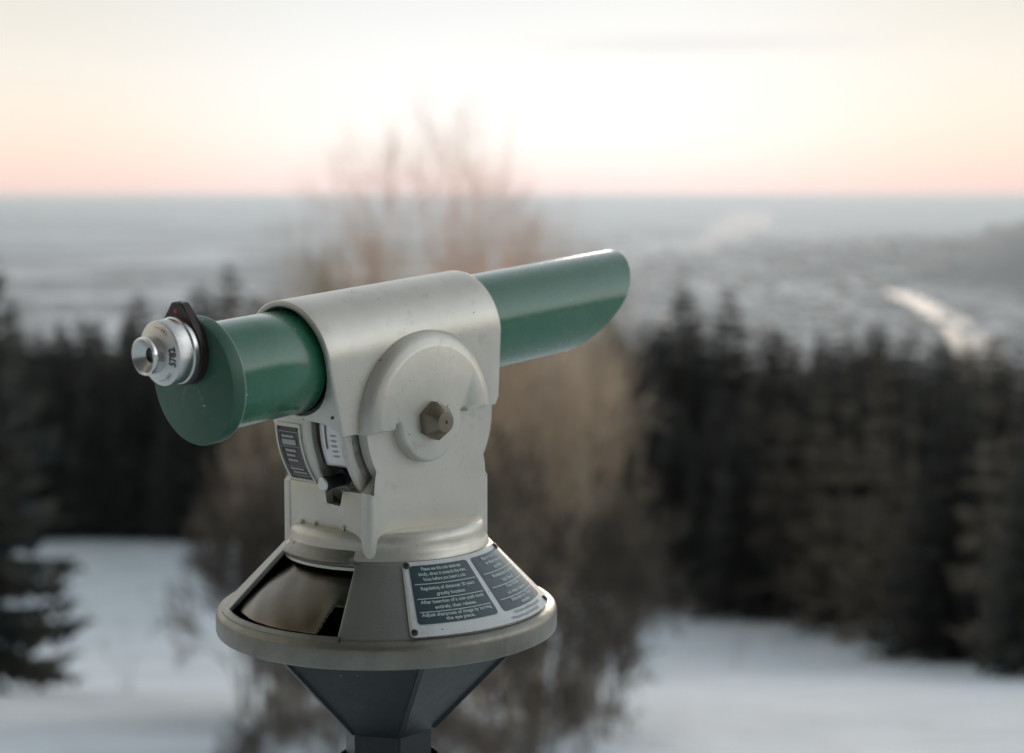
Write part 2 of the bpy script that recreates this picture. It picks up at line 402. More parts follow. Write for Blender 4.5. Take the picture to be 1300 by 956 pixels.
# round neck that swells out of the column's foot
bm = bmesh.new()
prof = [(.0905, 1.288), (.0900, 1.2985), (.0880, 1.3010), (.0868, 1.3035), (.0862, 1.3090)]
for k in range(1, 8):
    a = R(90*k/7); prof.append((.0767 + .0095*math.cos(a), 1.3095 + .0095*math.sin(a)))
prof.append((.05, 1.3193))
lathe(bm, prof, n=120)
nk = sub('neck', bm, GREY, column)
# casting drips on the neck front
for y_, dz in ((.030, .004), (.012, .0045), (-.024, .0055)):
    bm = bmesh.new()
    for row in lathe(bm, [(.0011, 0), (.0010, dz*.6), (0, dz)], n=8):
        for v in row: v.co.x -= .0735; v.co.y += y_; v.co.z += 1.3185
    sub('casting_nib', bm, GREY, column)

# -- head housing (saddle)
HW = .0525
def housing_outline(n=36, hw=HW):
    pts = []
    for k in range(n+1):
        a = PI - PI*k/n; pts.append((hw*math.cos(a), TZ + hw*.99*math.sin(a)))
    for z in (.050, .038, .026): pts.append((hw, z))
    for y, z in ((.0522, .0200), (.046, .0165), (.035, .0135), (.022, .0120), (.010, .0115), (-.002, .0115), (-.014, .0112), (-.026, .0105), (-.036, .0090), (-.044, .0055), (-.0495, .0010), (-.0525, .0)): pts.append((y, z))
    for z in (.012, .025, .038, .050): pts.append((-hw, z))
    return pts
bm = bmesh.new()
ol = housing_outline()
def xf(z, front):
    t = min(1, max(0, z/TZ)); u = max(0, z-TZ)/.052
    return (-.0985 - .0080*t - .004*u) if front else (.0900 + .009*t)
secs = []
NSEG = 14
for i in range(NSEG+1):
    secs.append([bm.verts.new((xf(z, True) + (xf(z, False) - xf(z, True))*i/NSEG, y, z)) for y, z in ol])
n = len(ol)
for i in range(NSEG):
    for j in range(n):
        k = (j+1) % n
        bm.faces.new((secs[i][j], secs[i][k], secs[i+1][k], secs[i+1][j]))
TR = .0462
def end_face(row, front):
    dx = .012 if front else -.012
    I, I2 = [], []
    for (y, z) in ol:
        a = math.atan2(z - TZ, y); yy, zz = TR*math.cos(a), TZ + TR*math.sin(a)
        I.append(bm.verts.new((xf(zz, front), yy, zz))); I2.append(bm.verts.new((xf(zz, front) + dx, yy, zz)))
    for j in range(n):
        k = (j+1) % n
        bm.faces.new((row[j], row[k], I[k], I[j])); bm.faces.new((I[j], I[k], I2[k], I2[j]))
end_face(secs[0], True); end_face(secs[-1], False)
clean(bm, 2e-5)
bmesh.ops.recalc_face_normals(bm, faces=bm.faces)
es = []
for e in bm.edges:
    if len(e.link_faces) == 2 and e.calc_face_angle(0) > R(50): es.append(e)
bmesh.ops.bevel(bm, geom=es, offset=.0028, segments=4, affect='EDGES', profile=.5, clamp_overlap=True)
housing = hobj('housing', bm, GREY, smooth=40)
# small screw holes + foot tab at the rear corner
bm = bmesh.new()
for y_, z_ in ((-.0445, .0175),):
    lathe(bm, [(.0014, -.0990), (.0014, -.1018), (0, -.1018)], n=12, axis='x', c=(y_, z_))
sub('screw', bm, SCREW, housing)
bm = bmesh.new(); prism(bm, [(.060, .006), (.0885, .006), (.0885, .001), (.086, -.004), (.062, -.004)], -.0522, -.046, bev=.001)
sub('stop_tab', bm, GREY, housing)

# -- pivot cover: big half disc above, small half disc below, notches between
def cover_loop(Rb, Rs, zb, nr_):
    pts = []
    for k in range(49):
        a = PI*k/48; pts.append((.004 + (Rb-.005)*math.cos(a), zb + (Rb-.005-zb*.3)*math.sin(a)))
    # left foot -> notch -> small arc -> notch -> right foot
    nx = Rs + nr_
    pts.append((-(nx + nr_ + .004), zb*.6 - .001))
    for k in range(7):
        a = PI/2*0 + PI - PI*k/6*1.0
        pts.append((-nx - nr_*math.cos(a)*-1, zb*.3 + nr_*math.sin(a)))
    for k in range(1, 32):
        a = PI + PI*k/32; pts.append((Rs*math.cos(a), Rs*math.sin(a)))
    for k in range(7):
        a = PI - PI*k/6
        pts.append((nx + nr_*math.cos(a), zb*.3 + nr_*math.sin(a)))
    pts.append((nx + nr_ + .004, zb*.6 - .001))
    return pts
for sg in (-1, 1):
    bm = bmesh.new()
    spec = [(.0805, .0365, -.0005, .0032, .0500), (.0803, .0363, 0, .0033, .0540), (.0796, .0361, .0002, .0035, .0580), (.0775, .0358, .0004, .0037, .0612), (.0735, .0352, .0008, .0040, .0638),
            (.0695, .0346, .0014, .0044, .0655), (.0675, .0335, .0020, .0050, .0663), (.0660, .0322, .0028, .0056, .0666)]
    loops = []
    for Rb, Rs, zb, nr_, y in spec:
        loops.append([bm.verts.new((x, sg*y, z)) for x, z in cover_loop(Rb, Rs, zb, nr_)])
    m = len(loops[0])
    for A, B in zip(loops, loops[1:]):
        for i in range(m): bm.faces.new((A[i], A[(i+1) % m], B[(i+1) % m], B[i]))
    bm.faces.new(loops[-1])
    bm.transform(Matrix.Translation((-.009, 0, 0)))
    pc = hobj('pivot_cover', bm, GREY, smooth=50)
    # bolt: hexagonal, tapered to a round end with a centre dimple
    bm = bmesh.new()
    def ring(nr, rad, y, hexa):
        out = []
        for k in range(48):
            a = 2*PI*k/48
            h = rad*.92*math.cos(PI/6)/math.cos(((a + PI/6) % (PI/3)) - PI/6)
            r = h*hexa + rad*.92*(1-hexa)
            out.append(bm.verts.new((r*math.cos(a), sg*y, r*math.sin(a))))
        return out
    rs = [ring(0, .0195, .0655, 0), ring(0, .0195, .0662, 0), ring(0, .0188, .0664, 0), ring(0, .0182, .0664, .9), ring(0, .0182, .0730, .95), ring(0, .0165, .0752, .7),
          ring(0, .0110, .0818, .25), ring(0, .0096, .0828, 0), ring(0, .0080, .0830, 0), ring(0, .0018, .0830, 0), ring(0, .0014, .0818, 0), ring(0, .0003, .0816, 0)]
    for A, B in zip(rs, rs[1:]):
        for i in range(48): bm.faces.new((A[i], A[(i+1) % 48], B[(i+1) % 48], B[i]))
    bm.faces.new(rs[-1])
    bm.transform(Matrix.Translation((-.0085, 0, 0)))
    sub('hex_bolt', bm, BRASS, pc, smooth=28)

# -- tubes
def tube_prof(r, x0, x1, th=.0025): return [(r-th, x0+.02), (r-th, x0), (r, x0), (r, x1)]
bm = bmesh.new()
lathe(bm, [(.040, -.20), (.0438, -.20), (.0438, -.192), (.0438, -.150), (.0438, -.104), (.040, -.098)], n=96, axis='x', c=(0, TZ)); clean(bm)
hobj('eyepiece_tube', bm, GREEN)
bm = bmesh.new()
lathe(bm, [(.0438, -.1000), (.0463, -.1000), (.0463, -.0900)], n=64, axis='x', c=(0, TZ)); clean(bm)
sub('gap_shadow_ring', bm, BLACK, housing)  # black ring stands in for the shadow in the gap round the tube
# objective tube with slanted sun hood
bm = bmesh.new()
RO, nA, nX = .0452, 96, 16
def hood_x(z, r): return .2790 + (z - TZ)/RO*.0470 + .004*math.cos(PI*(z-TZ)/RO)
outer, inner = [], []
for k in range(nA):
    a = 2*PI*k/nA; ca, sa = math.cos(a), math.sin(a)
    xe = hood_x(TZ + RO*sa, RO)
    outer.append([bm.verts.new((.090 + (xe-.090)*i/nX, RO*ca, TZ + RO*sa)) for i in range(nX+1)])
    ri = RO - .0028
    inner.append([bm.verts.new((.090 + (xe-.090)*i/nX, ri*ca, TZ + ri*sa)) for i in range(nX+1)])
for k in range(nA):
    l = (k+1) % nA
    for i in range(nX):
        f = bm.faces.new((outer[k][i], outer[k][i+1], outer[l][i+1], outer[l][i]))
        f = bm.faces.new((inner[l][i], inner[l][i+1], inner[k][i+1], inner[k][i])); f.material_index = 1
    f = bm.faces.new((outer[k][nX], inner[k][nX], inner[l][nX], outer[l][nX])); f.material_index = 2
objt = hobj('objective_tube', bm, [GREEN, BLACK, GEDGE])
bm = bmesh.new()
lathe(bm, [(0, .202), (.02, .2012), (.035, .199), (.0415, .197), (.0424, .196), (.0424, .18)], n=48, axis='x', c=(0, TZ)); clean(bm)
sub('lens', bm, HOLE, objt)
# green end cap
bm = bmesh.new()
lathe(bm, [(.0, -.2050), (.0500, -.2050), (.0511, -.2045), (.0515, -.2036), (.0515, -.1926), (.0514, -.1919), (.0508, -.1915), (.043, -.1915)], n=128, axis='x', c=(0, TZ))
for f in bm.faces:
    c_ = f.calc_center_median(); rr = math.hypot(c_.y, c_.z - TZ)
    if rr > .0510 and c_.x > -.1924: f.material_index = 1
clean(bm)
cap = hobj('end_cap', bm, [GREEN2, GEDGE])
bm = bmesh.new()
lathe(bm, [(0, -.2058), (.0006, -.2058), (.0007, -.2045)], n=10, axis='x', c=(-.014, TZ-.018)); clean(bm)
sub('rivet', bm, SILVW, cap)
# dark clamp plate behind the eyepiece, with red dot
EY, EZ = .0030, TZ + .0265
pts = []
for k in range(41):
    a = R(50 - 280*k/40); pts.append((.0285*math.cos(a), .0285*math.sin(a)))
pts += [(-.0072, .0372), (-.0030, .0378), (-.0025, .0360), (.0012, .0360), (.0017, .0378), (.0056, .0371)]
bm = bmesh.new()
A = [bm.verts.new((-.2120, EY + y, EZ + z)) for y, z in pts]; B = [bm.verts.new((-.2040, EY + y, EZ + z)) for y, z in pts]
fa = bm.faces.new(A); fb = bm.faces.new(B[::-1]); n = len(pts)
for i in range(n): bm.faces.new((A[(i+1) % n], A[i], B[i], B[(i+1) % n]))
bmesh.ops.bevel(bm, geom=list(fa.edges) + list(fb.edges), offset=.0008, segments=2, affect='EDGES')
clamp = hobj('clamp_plate', bm, BLACKM)
bm = bmesh.new(); lathe(bm, [(0, -.2128), (.0017, -.2128), (.0024, -.2119)], n=20, axis='x', c=(EY+.0002, EZ+.0305)); clean(bm)
sub('red_dot', bm, RED, clamp)
# eyepiece
bm = bmesh.new()
lathe(bm, [(.0235, -.2100), (.0262, -.2115), (.0268, -.2125), (.0268, -.2165), (.0262, -.2175), (.0255, -.2178)], n=96, axis='x', c=(EY, EZ))
rows = lathe(bm, [(.0256, -.2178), (.0258, -.2182), (.0258, -.2300), (.0254, -.2306)], n=240, axis='x', c=(EY, EZ), mat=0)
for k, row in enumerate(rows):       # knurling
    if k % 2:
        for v in row[1:3]:
            v.co.y = EY + (v.co.y-EY)*.988; v.co.z = EZ + (v.co.z-EZ)*.988
clean(bm)
eyep = hobj('eyepiece', bm, SILVER, 'knurled aluminium eyepiece engraved 5782', smooth=25)
bm = bmesh.new()
lathe(bm, [(.0256, -.2304), (.0250, -.2312), (.0245, -.2314), (.0165, -.2345), (.014, -.2350)], n=96, axis='x', c=(EY, EZ)); clean(bm)
sub('scale_ring', bm, SILVW, eyep)
bm = bmesh.new()
lathe(bm, [(.0140, -.2345), (.0145, -.2352), (.0146, -.2362), (.0146, -.2415), (.0151, -.2422), (.0151, -.2455), (.0147, -.2465), (.0138, -.2470), (.0133, -.2466), (.0128, -.2462), (.0122, -.2450), (.0066, -.2400), (.0060, -.2395), (.0060, -.2370)], n=96, axis='x', c=(EY, EZ)); clean(bm)
sub('eye_cup', bm, SILVER, eyep)
bm = bmesh.new(); lathe(bm, [(0, -.2384), (.0062, -.2380)], n=32, axis='x', c=(EY, EZ)); clean(bm)
sub('eye_lens', bm, HOLE, eyep)
# engraving on the scale ring: seen from the -x side, right is -y
def ring_pt(ang, rad, off=.0004):   # ang measured from -y (right) toward +z (up)
    t = (rad - .0165)/(.0245 - .0165); x = -.2345 + t*(.0031) - off
    return (x, EY - rad*math.cos(R(ang)), EZ + rad*math.sin(R(ang)))
bm = bmesh.new()
def fnr(u, v):     # text baseline runs upward, letter tops point left (towards the eye)
    return ring_pt(u/.0205*57.3 - 4, .0205 - v)
add_text(bm, '5782', .0076, fnr)
def stroke(bm, p, q, w):
    # p, q in (ang, rad)
    (a0, r0), (a1, r1) = p, q
    n_ = max(1, int(abs(a1-a0)/3))
    L_ = math.hypot(math.radians(a1-a0)*.02, r1-r0); nx_, ny_ = -(r1-r0)/L_, math.radians(a1-a0)*.02/L_
    prev = None
    for k in range(n_+1):
        a = a0+(a1-a0)*k/n_; r = r0+(r1-r0)*k/n_
        A = bm.verts.new(ring_pt(a + math.degrees(nx_*w/2/.02), r + ny_*w/2)); B = bm.verts.new(ring_pt(a - math.degrees(nx_*w/2/.02), r - ny_*w/2))
        if prev: bm.faces.new((prev[0], A, B, prev[1]))
        prev = (A, B)
stroke(bm, (92, .0212), (56, .0212), .0003); stroke(bm, (-92, .0212), (-50, .0212), .0003)
for a in (62, 55, 48):
    stroke(bm, (a+5, .0228), (a, .0212), .0003); stroke(bm, (a+5, .0196), (a, .0212), .0003)
for a in (-58, -51, -44):
    stroke(bm, (a-5, .0228), (a, .0212), .0003); stroke(bm, (a-5, .0196), (a, .0212), .0003)
sub('engraving', bm, INK, eyep, smooth=0)

# -- coin box: drum turning with the head about the tilt axis
def dmap(a, rad, y):    # a degrees below horizontal on the -x side
    return (-rad*math.cos(R(a)), y, -rad*math.sin(R(a)))
def drum_block(bm, a0, a1, y0, y1, rad, inner=.05, bev=.002, n=22, mat_=0):
    fr, bk = [], []
    outs = []
    for k in range(n+1):
        a = a0+(a1-a0)*k/n
        outs.append([bm.verts.new(dmap(a, rad, y0)), bm.verts.new(dmap(a, rad, y1)), bm.verts.new(dmap(a, inner, y1)), bm.verts.new(dmap(a, inner, y0))])
    ee = []
    for k in range(n):
        A, B = outs[k], outs[k+1]
        for j in range(4):
            f = bm.faces.new((A[j], A[(j+1) % 4], B[(j+1) % 4], B[j])); f.material_index = mat_
    bm.faces.new(outs[0]); bm.faces.new(outs[-1][::-1])
    if bev:
        es = []
        for k in range(n):
            for j in (0, 1):
                e = bm.edges.get((outs[k][j], outs[k+1][j]))
                if e: es.append(e)
        for o_ in (outs[0], outs[-1]):
            e = bm.edges.get((o_[0], o_[1])); es.append(e)
        bmesh.ops.bevel(bm, geom=es, offset=bev, segments=4, affect='EDGES', profile=.5, clamp_overlap=True)
bm = bmesh.new()
drum_block(bm, -8, 56, .0445, -.0010, .0900, bev=.0030)
for a0, a1, y0, y1 in ((-3.2, -1.2, .0425, .0100), (30.7, 32.6, .0425, .0100), (-3.2, 32.6, .0425, .0402), (-3.2, 32.6, .0120, .0098)): drum_block(bm, a0, a1, y0, y1, .0917, inner=.085, bev=.0006)
drum_block(bm, -8, 62, -.0372, -.0440, .0900, bev=.0032)
drum_block(bm, -8, 20.5, .0440, -.0440, .0820, bev=0); drum_block(bm, 35, 62, .0440, -.0440, .0820, bev=0); drum_block(bm, 20.5, 35, .0440, -.0010, .0820, bev=0); drum_block(bm, 20.5, 35, -.0375, -.0440, .0820, bev=0); drum_block(bm, 20.5, 35, -.0010, -.0375, .0600, bev=0, inner=.045)
drum_block(bm, 35.5, 60, -.0010, -.0375, .0860, bev=0)     # lower lip below the coin plate (dark opening sits in it)
bmesh.ops.recalc_face_normals(bm, faces=bm.faces)
cb = hobj('coin_box', bm, GREY, 'curved coin box under the tube with label and slot')
def drum_sheet(bm, a0, a1, y0, y1, rad, n=16, m=6, curve=None):
    g = [[bm.verts.new(dmap(a0+(a1-a0)*i/n, rad, y0+(y1-y0)*j/m)) for j in range(m+1)] for i in range(n+1)]
    for i in range(n):
        for j in range(m): bm.faces.new((g[i][j], g[i+1][j], g[i+1][j+1], g[i][j+1]))
bm = bmesh.new(); drum_sheet(bm, -1, 30.5, .0395, .0125, .0906)
lp = sub('label_plate', bm, LABELM, cb); lp.modifiers.new('s', 'SOLIDIFY').thickness = .0012
bm = bmesh.new()
for a0, a1, y0, y1 in ((1.4, 1.8, .038, .014), (28.2, 28.6, .038, .014), (9.8, 10.1, .038, .014), (22.0, 22.3, .038, .014),
                       (3.6, 4.9, .036, .020), (6.0, 9.0, .036, .018), (11.6, 13.0, .0335, .020), (14.6, 15.8, .0335, .0225), (17.6, 18.9, .0335, .021), (23.2, 24.4, .036, .018), (25.6, 26.8, .034, .016)):
    drum_sheet(bm, a0, a1, y0, y1, .0912, n=3, m=3)
for y0, y1 in ((.0384, .0380), (.0144, .0140)): drum_sheet(bm, 1.4, 28.6, y0, y1, .0912, m=1)
sub('label_print', bm, LABELT, lp, smooth=0)
bm = bmesh.new(); drum_sheet(bm, -5, 20, -.0105, -.0372, .0868)
cp = sub('coin_plate', bm, SILVW, cb, 'pale metal coin plate with vertical slot'); cp.modifiers.new('s', 'SOLIDIFY').thickness = .0025
bm = bmesh.new(); drum_sheet(bm, -4, 9.5, -.0170, -.0184, .0874, m=1); sub('coin_slot', bm, BLACK, cp)
bm = bmesh.new()
for k in range(5): drum_sheet(bm, 1+k*3.0, 1.9+k*3.0, -.0235, -.030, .0874, n=1, m=2)
sub('plate_print', bm, LABELT, cp, smooth=0)
bm = bmesh.new(); drum_sheet(bm, -5, 21, -.0012, -.0100, .0826); sub('side_channel', bm, BLACKM, cb)
bm = bmesh.new(); drum_sheet(bm, 20.6, 35.3, -.0012, -.0373, .0660); sub('lever_opening', bm, BLACK, cb)
bm = bmesh.new()
lathe(bm, [(0, -.0135), (.0058, -.0135), (.0064, -.0125), (.0064, -.0090), (.0056, -.0085), (.0056, .0080), (.0085, .0081), (.0085, .0150)], n=32, axis='x', c=(0, 0)); clean(bm)
bm.transform(Matrix.Translation((-.0765, -.0130, -.0445)))
kn = sub('push_knob', bm, BLACK, cb)
bm = bmesh.new(); lathe(bm, [(0, -.0146), (.0050, -.0146), (.0060, -.0138), (.0060, -.0132)], n=32, axis='x', c=(0, 0)); clean(bm)
bm.transform(Matrix.Translation((-.0765, -.0130, -.0445))); sub('knob_cap', bm, SILVW, kn)


# ------------------------------------------------------------------ terrain
def hz(x, y):
    if -20 < y < 130 and math.hypot(x, y) < 300:
        h_ = min(9, max(.5, abs(y)*.28)); return sum(hz0(x, y + h_*k/4) for k in range(-4, 5))/9
    return hz0(x, y)
def hz0(x, y):
    r = math.hypot(x, y)
    # front slope
    yy = max(y, -30)
    if y < 2 or math.degrees(math.atan2(abs(x), y)) > 80: z = 0
    elif y < 40: z = -.2475*(y-2)*40/38*1.0
    elif y < 70: z = -9.9 - (y-40)*.1833
    elif y < 95: z = -15.4 - (y-70)*.05
    else: z = -16.65 - (y-95)*.42
    z = max(z, -400)
    if 2 <= y < 5: z *= sstep(2, 5, y)
    if -5 < x < 20 and 0: pass
    az = abs(math.degrees(math.atan2(x, y)))
    z += 13*sstep(22, 75, r)*sstep(52, 80, az)*(1 + .25*math.sin(az*.21 + (x > 0)) + .12*math.sin(az*.9)) * (1 - sstep(400, 900, r))  # unseen rise behind the camera, added to give reflections a dark skyline
    z += .12*math.sin(x*.31+y*.17)*sstep(4, 15, y) * (1 if r < 300 else 0)
    if r > 900:
        # right-hand wooded hill and far ranges
        def g(cx, cy, sx, sy, h): return h*math.exp(-((x-cx)/sx)**2 - ((y-cy)/sy)**2)
        z += g(3700, 7700, 1250, 1700, 670)*sstep(6500, 7400, y) + g(4600, 10500, 2200, 2600, 260)
        z += g(-15500, 36000, 6500, 3000, 330) + g(-9000, 47000, 9000, 4000, 230) + g(-7000, 24000, 3500, 1500, 70) + g(16000, 45000, 9000, 4000, 230)
        z += 8*math.sin(x*.0013 + 1)*math.sin(y*.0009)
    return z
bm = bmesh.new()
angs = []
a = -27.0
while a < 27.0: angs.append(a); a += .30
while a < 333: angs.append(a); a += 5.1 
angs = [a for a in angs if a < 332.9]
rads = [0.0]
r = 1.2
while r < 100000:
    rads.append(r); r *= 1.045 if r > 60 else 1.07
grid = []
c0 = bm.verts.new((0, 0, hz(0, 0)))
for a in angs:
    sa, ca = math.sin(R(a)), math.cos(R(a))
    grid.append([bm.verts.new((r*sa, r*ca, hz(r*sa, r*ca))) for r in rads[1:]])
M_ = len(angs)
for i in range(M_):
    A, B = grid[i], grid[(i+1) % M_]
    bm.faces.new((c0, B[0], A[0]))
    for j in range(len(A)-1): bm.faces.new((A[j], B[j], B[j+1], A[j+1]))
gm = mat('snowy_land', (.75, .79, .84), .75)
nt = gm.node_tree; P = nt.nodes['Principled BSDF']
geo = N(gm, 'ShaderNodeNewGeometry'); sep = N(gm, 'ShaderNodeSeparateXYZ'); L(gm, geo.outputs['Position'], sep.inputs[0])
# near snow
ns = N(gm, 'ShaderNodeTexNoise'); ns.inputs['Scale'].default_value = .35; ns.inputs['Detail'].default_value = 6; L(gm, geo.outputs['Position'], ns.inputs['Vector'])
rs_ = N(gm, 'ShaderNodeValToRGB'); rs_.color_ramp.elements[0].color = (.62, .72, .79, 1); rs_.color_ramp.elements[1].color = (.78, .86, .92, 1)
rs_.color_ramp.elements[0].position = .35; rs_.color_ramp.elements[1].position = .65; L(gm, ns.outputs['Fac'], rs_.inputs['Fac'])
# valley patchwork: fields, woods, built-up speckle
mp = N(gm, 'ShaderNodeMapping'); mp.inputs['Scale'].default_value = (.0010, .0010, .0010); L(gm, geo.outputs['Position'], mp.inputs['Vector'])
nv = N(gm, 'ShaderNodeTexNoise'); nv.inputs['Scale'].default_value = .75; nv.inputs['Detail'].default_value = 9; nv.inputs['Roughness'].default_value = .68; L(gm, mp.outputs[0], nv.inputs['Vector'])
rv = N(gm, 'ShaderNodeValToRGB'); cr = rv.color_ramp
cr.elements[0].position = .45; cr.elements[0].color = (.02, .026, .03, 1); cr.elements[1].position = .585; cr.elements[1].color = (.86, .88, .90, 1)
e_ = cr.elements.new(.51); e_.color = (.13, .145, .15, 1)
L(gm, nv.outputs['Fac'], rv.inputs['Fac'])
vo = N(gm, 'ShaderNodeTexVoronoi'); vo.inputs['Scale'].default_value = 14; L(gm, mp.outputs[0], vo.inputs['Vector'])
spv = N(gm, 'ShaderNodeSeparateColor'); L(gm, vo.outputs['Color'], spv.inputs[0])
gtv = N(gm, 'ShaderNodeMath', operation='GREATER_THAN'); gtv.inputs[1].default_value = .62; L(gm, spv.outputs[0], gtv.inputs[0])
mxa = N(gm, 'ShaderNodeMix', data_type='RGBA'); mxa.inputs[7].default_value = (.78, .80, .82, 1)
mlt = N(gm, 'ShaderNodeMath', operation='MULTIPLY'); mlt.inputs[1].default_value = .55; L(gm, gtv.outputs[0], mlt.inputs[0])
L(gm, mlt.outputs[0], mxa.inputs[0]); L(gm, rv.outputs['Color'], mxa.inputs[6])
# wooded hillsides: anything between the plain and the camera's hill, more than 95 m away
hgt = N(gm, 'ShaderNodeMapRange'); hgt.inputs[1].default_value = -385; hgt.inputs[2].default_value = -350; L(gm, sep.outputs['Z'], hgt.inputs[0])
nw = N(gm, 'ShaderNodeTexNoise'); nw.inputs['Scale'].default_value = 6; nw.inputs['Detail'].default_value = 7; L(gm, mp.outputs[0], nw.inputs['Vector'])
rw = N(gm, 'ShaderNodeValToRGB'); rw.color_ramp.elements[0].position = .45; rw.color_ramp.elements[0].color = (.020, .020, .018, 1); rw.color_ramp.elements[1].position = .72; rw.color_ramp.elements[1].color = (.09, .10, .10, 1)
L(gm, nw.outputs['Fac'], rw.inputs['Fac'])
mxb = N(gm, 'ShaderNodeMix', data_type='RGBA'); L(gm, hgt.outputs[0], mxb.inputs[0]); L(gm, mxa.outputs[2], mxb.inputs[6]); L(gm, rw.outputs['Color'], mxb.inputs[7])
near = N(gm, 'ShaderNodeMapRange'); near.inputs[1].default_value = -17.5; near.inputs[2].default_value = -22; L(gm, sep.outputs['Z'], near.inputs[0])
added_rise = N(gm, 'ShaderNodeMapRange'); added_rise.inputs[1].default_value = 1.2; added_rise.inputs[2].default_value = 3; L(gm, sep.outputs['Z'], added_rise.inputs[0])  # dark wood colour on the rise added behind the camera
nadd = N(gm, 'ShaderNodeMath', operation='MAXIMUM'); L(gm, near.outputs[0], nadd.inputs[0]); L(gm, added_rise.outputs[0], nadd.inputs[1])
mxc = N(gm, 'ShaderNodeMix', data_type='RGBA'); L(gm, nadd.outputs[0], mxc.inputs[0]); L(gm, rs_.outputs['Color'], mxc.inputs[6]); L(gm, mxb.outputs[2], mxc.inputs[7])
L(gm, mxc.outputs[2], P.inputs['Base Color'])
nb = N(gm, 'ShaderNodeTexNoise'); nb.inputs['Scale'].default_value = .9; nb.inputs['Detail'].default_value = 8; L(gm, geo.outputs['Position'], nb.inputs['Vector'])
bb = N(gm, 'ShaderNodeBump'); bb.inputs['Strength'].default_value = .8; bb.inputs['Distance'].default_value = .45
L(gm, nb.outputs['Fac'], bb.inputs['Height']); L(gm, bb.outputs[0], P.inputs['Normal'])
tag(obj('ground', bm, gm, smooth=80), kind='structure')

# river
def strip(pts, zoff):
    bm = bmesh.new(); prev = None
    for i, (x, y, w) in enumerate(pts):
        x2, y2, _ = pts[min(i+1, len(pts)-1)]; x1, y1, _ = pts[max(i-1, 0)]
        d = Vector((x2-x1, y2-y1)).normalized(); nn = Vector((-d.y, d.x))
        A = bm.verts.new((x+nn.x*w/2, y+nn.y*w/2, -400+zoff)); B = bm.verts.new((x-nn.x*w/2, y-nn.y*w/2, -400+zoff))
        if prev: bm.faces.new((prev[0], A, B, prev[1]))
        prev = (A, B)
    return bm
def ground_pt(px, py, z=-400):
    f = 2167; a = (px-650)/f; b = (433-py)/f; c, s = .99645, .08415
    d = (a, c+b*s, -s+b*c); t = (z-1.6)/d[2]; return (t*d[0], t*d[1])
river_px = [(1098, 370, 50), (1132, 381, 65), (1168, 396, 85), (1203, 418, 100), (1230, 442, 110), (1243, 466, 115), (1246, 495, 115), (1215, 520, 90), (1180, 560, 90)]
pts = []
for a_, b_ in zip(river_px, river_px[1:]):
    for k in range(4):
        t = k/4; px, py, w = [a_[i]+(b_[i]-a_[i])*t for i in range(3)]
        pts.append((*ground_pt(px, py), w))
WATER = mat('gold_sheen_water', (.27, .245, .19), .40, IOR=1.33)  # pale warm base colour stands in for the reflected gold sky
tag(obj('river', strip(pts, 32), WATER, smooth=0), kind='structure')

# far town: one mass of snowy roofs
bm = bmesh.new(); rnd = random.Random(5)
def house(x, y, w, d, h, rz):
    c_, s_ = math.cos(rz), math.sin(rz); z0 = max(-402, hz(x, y) - 3)
    def pt(u, v, z): return bm.verts.new((x+u*c_-v*s_, y+u*s_+v*c_, z0+z))
    b = [pt(u, v, 0) for u, v in ((-w, -d), (w, -d), (w, d), (-w, d))]; t = [pt(u, v, h) for u, v in ((-w, -d), (w, -d), (w, d), (-w, d))]
    r0, r1 = pt(-w, 0, h*1.5), pt(w, 0, h*1.5)
    for i in range(4): bm.faces.new((b[i], b[(i+1) % 4], t[(i+1) % 4], t[i]))
    f = bm.faces.new((t[0], t[1], r1, r0)); f.material_index = 1
    f = bm.faces.new((t[2], t[3], r0, r1)); f.material_index = 1
    bm.faces.new((t[1], t[2], r1)); bm.faces.new((t[3], t[0], r0))
for k in range(1800):
    px = rnd.gauss(1000, 150); py = rnd.uniform(300, 470)
    if px > 1290: continue
    x, y = ground_pt(px, py)
    s_ = rnd.uniform(7, 17)*(2.4 if rnd.random() < .12 else 1)
    house(x, y, s_*rnd.uniform(1, 2), s_, s_*.8, rnd.uniform(0, 3))
for px, py, w, d in ((885, 342, 240, 150), (918, 350, 200, 110), (945, 345, 150, 80), (1120, 343, 30, 30), (1250, 398, 22, 22), (880, 408, 18, 15), (1290, 410, 18, 18), (1080, 402, 24, 16), (1010, 380, 60, 20)):
    x, y = ground_pt(px, py); house(x, y, w, d, 14, rnd.uniform(-.2, .2))
TW = mat('town_wall', (.45, .42, .38), .8); TRF = mat('snowy_roof', (.85, .86, .88), .7)
tag(obj('distant_town', bm, [TW, TRF], smooth=0), 'snowy far-off town in the valley right of the telescope tube', 'town', kind='stuff')

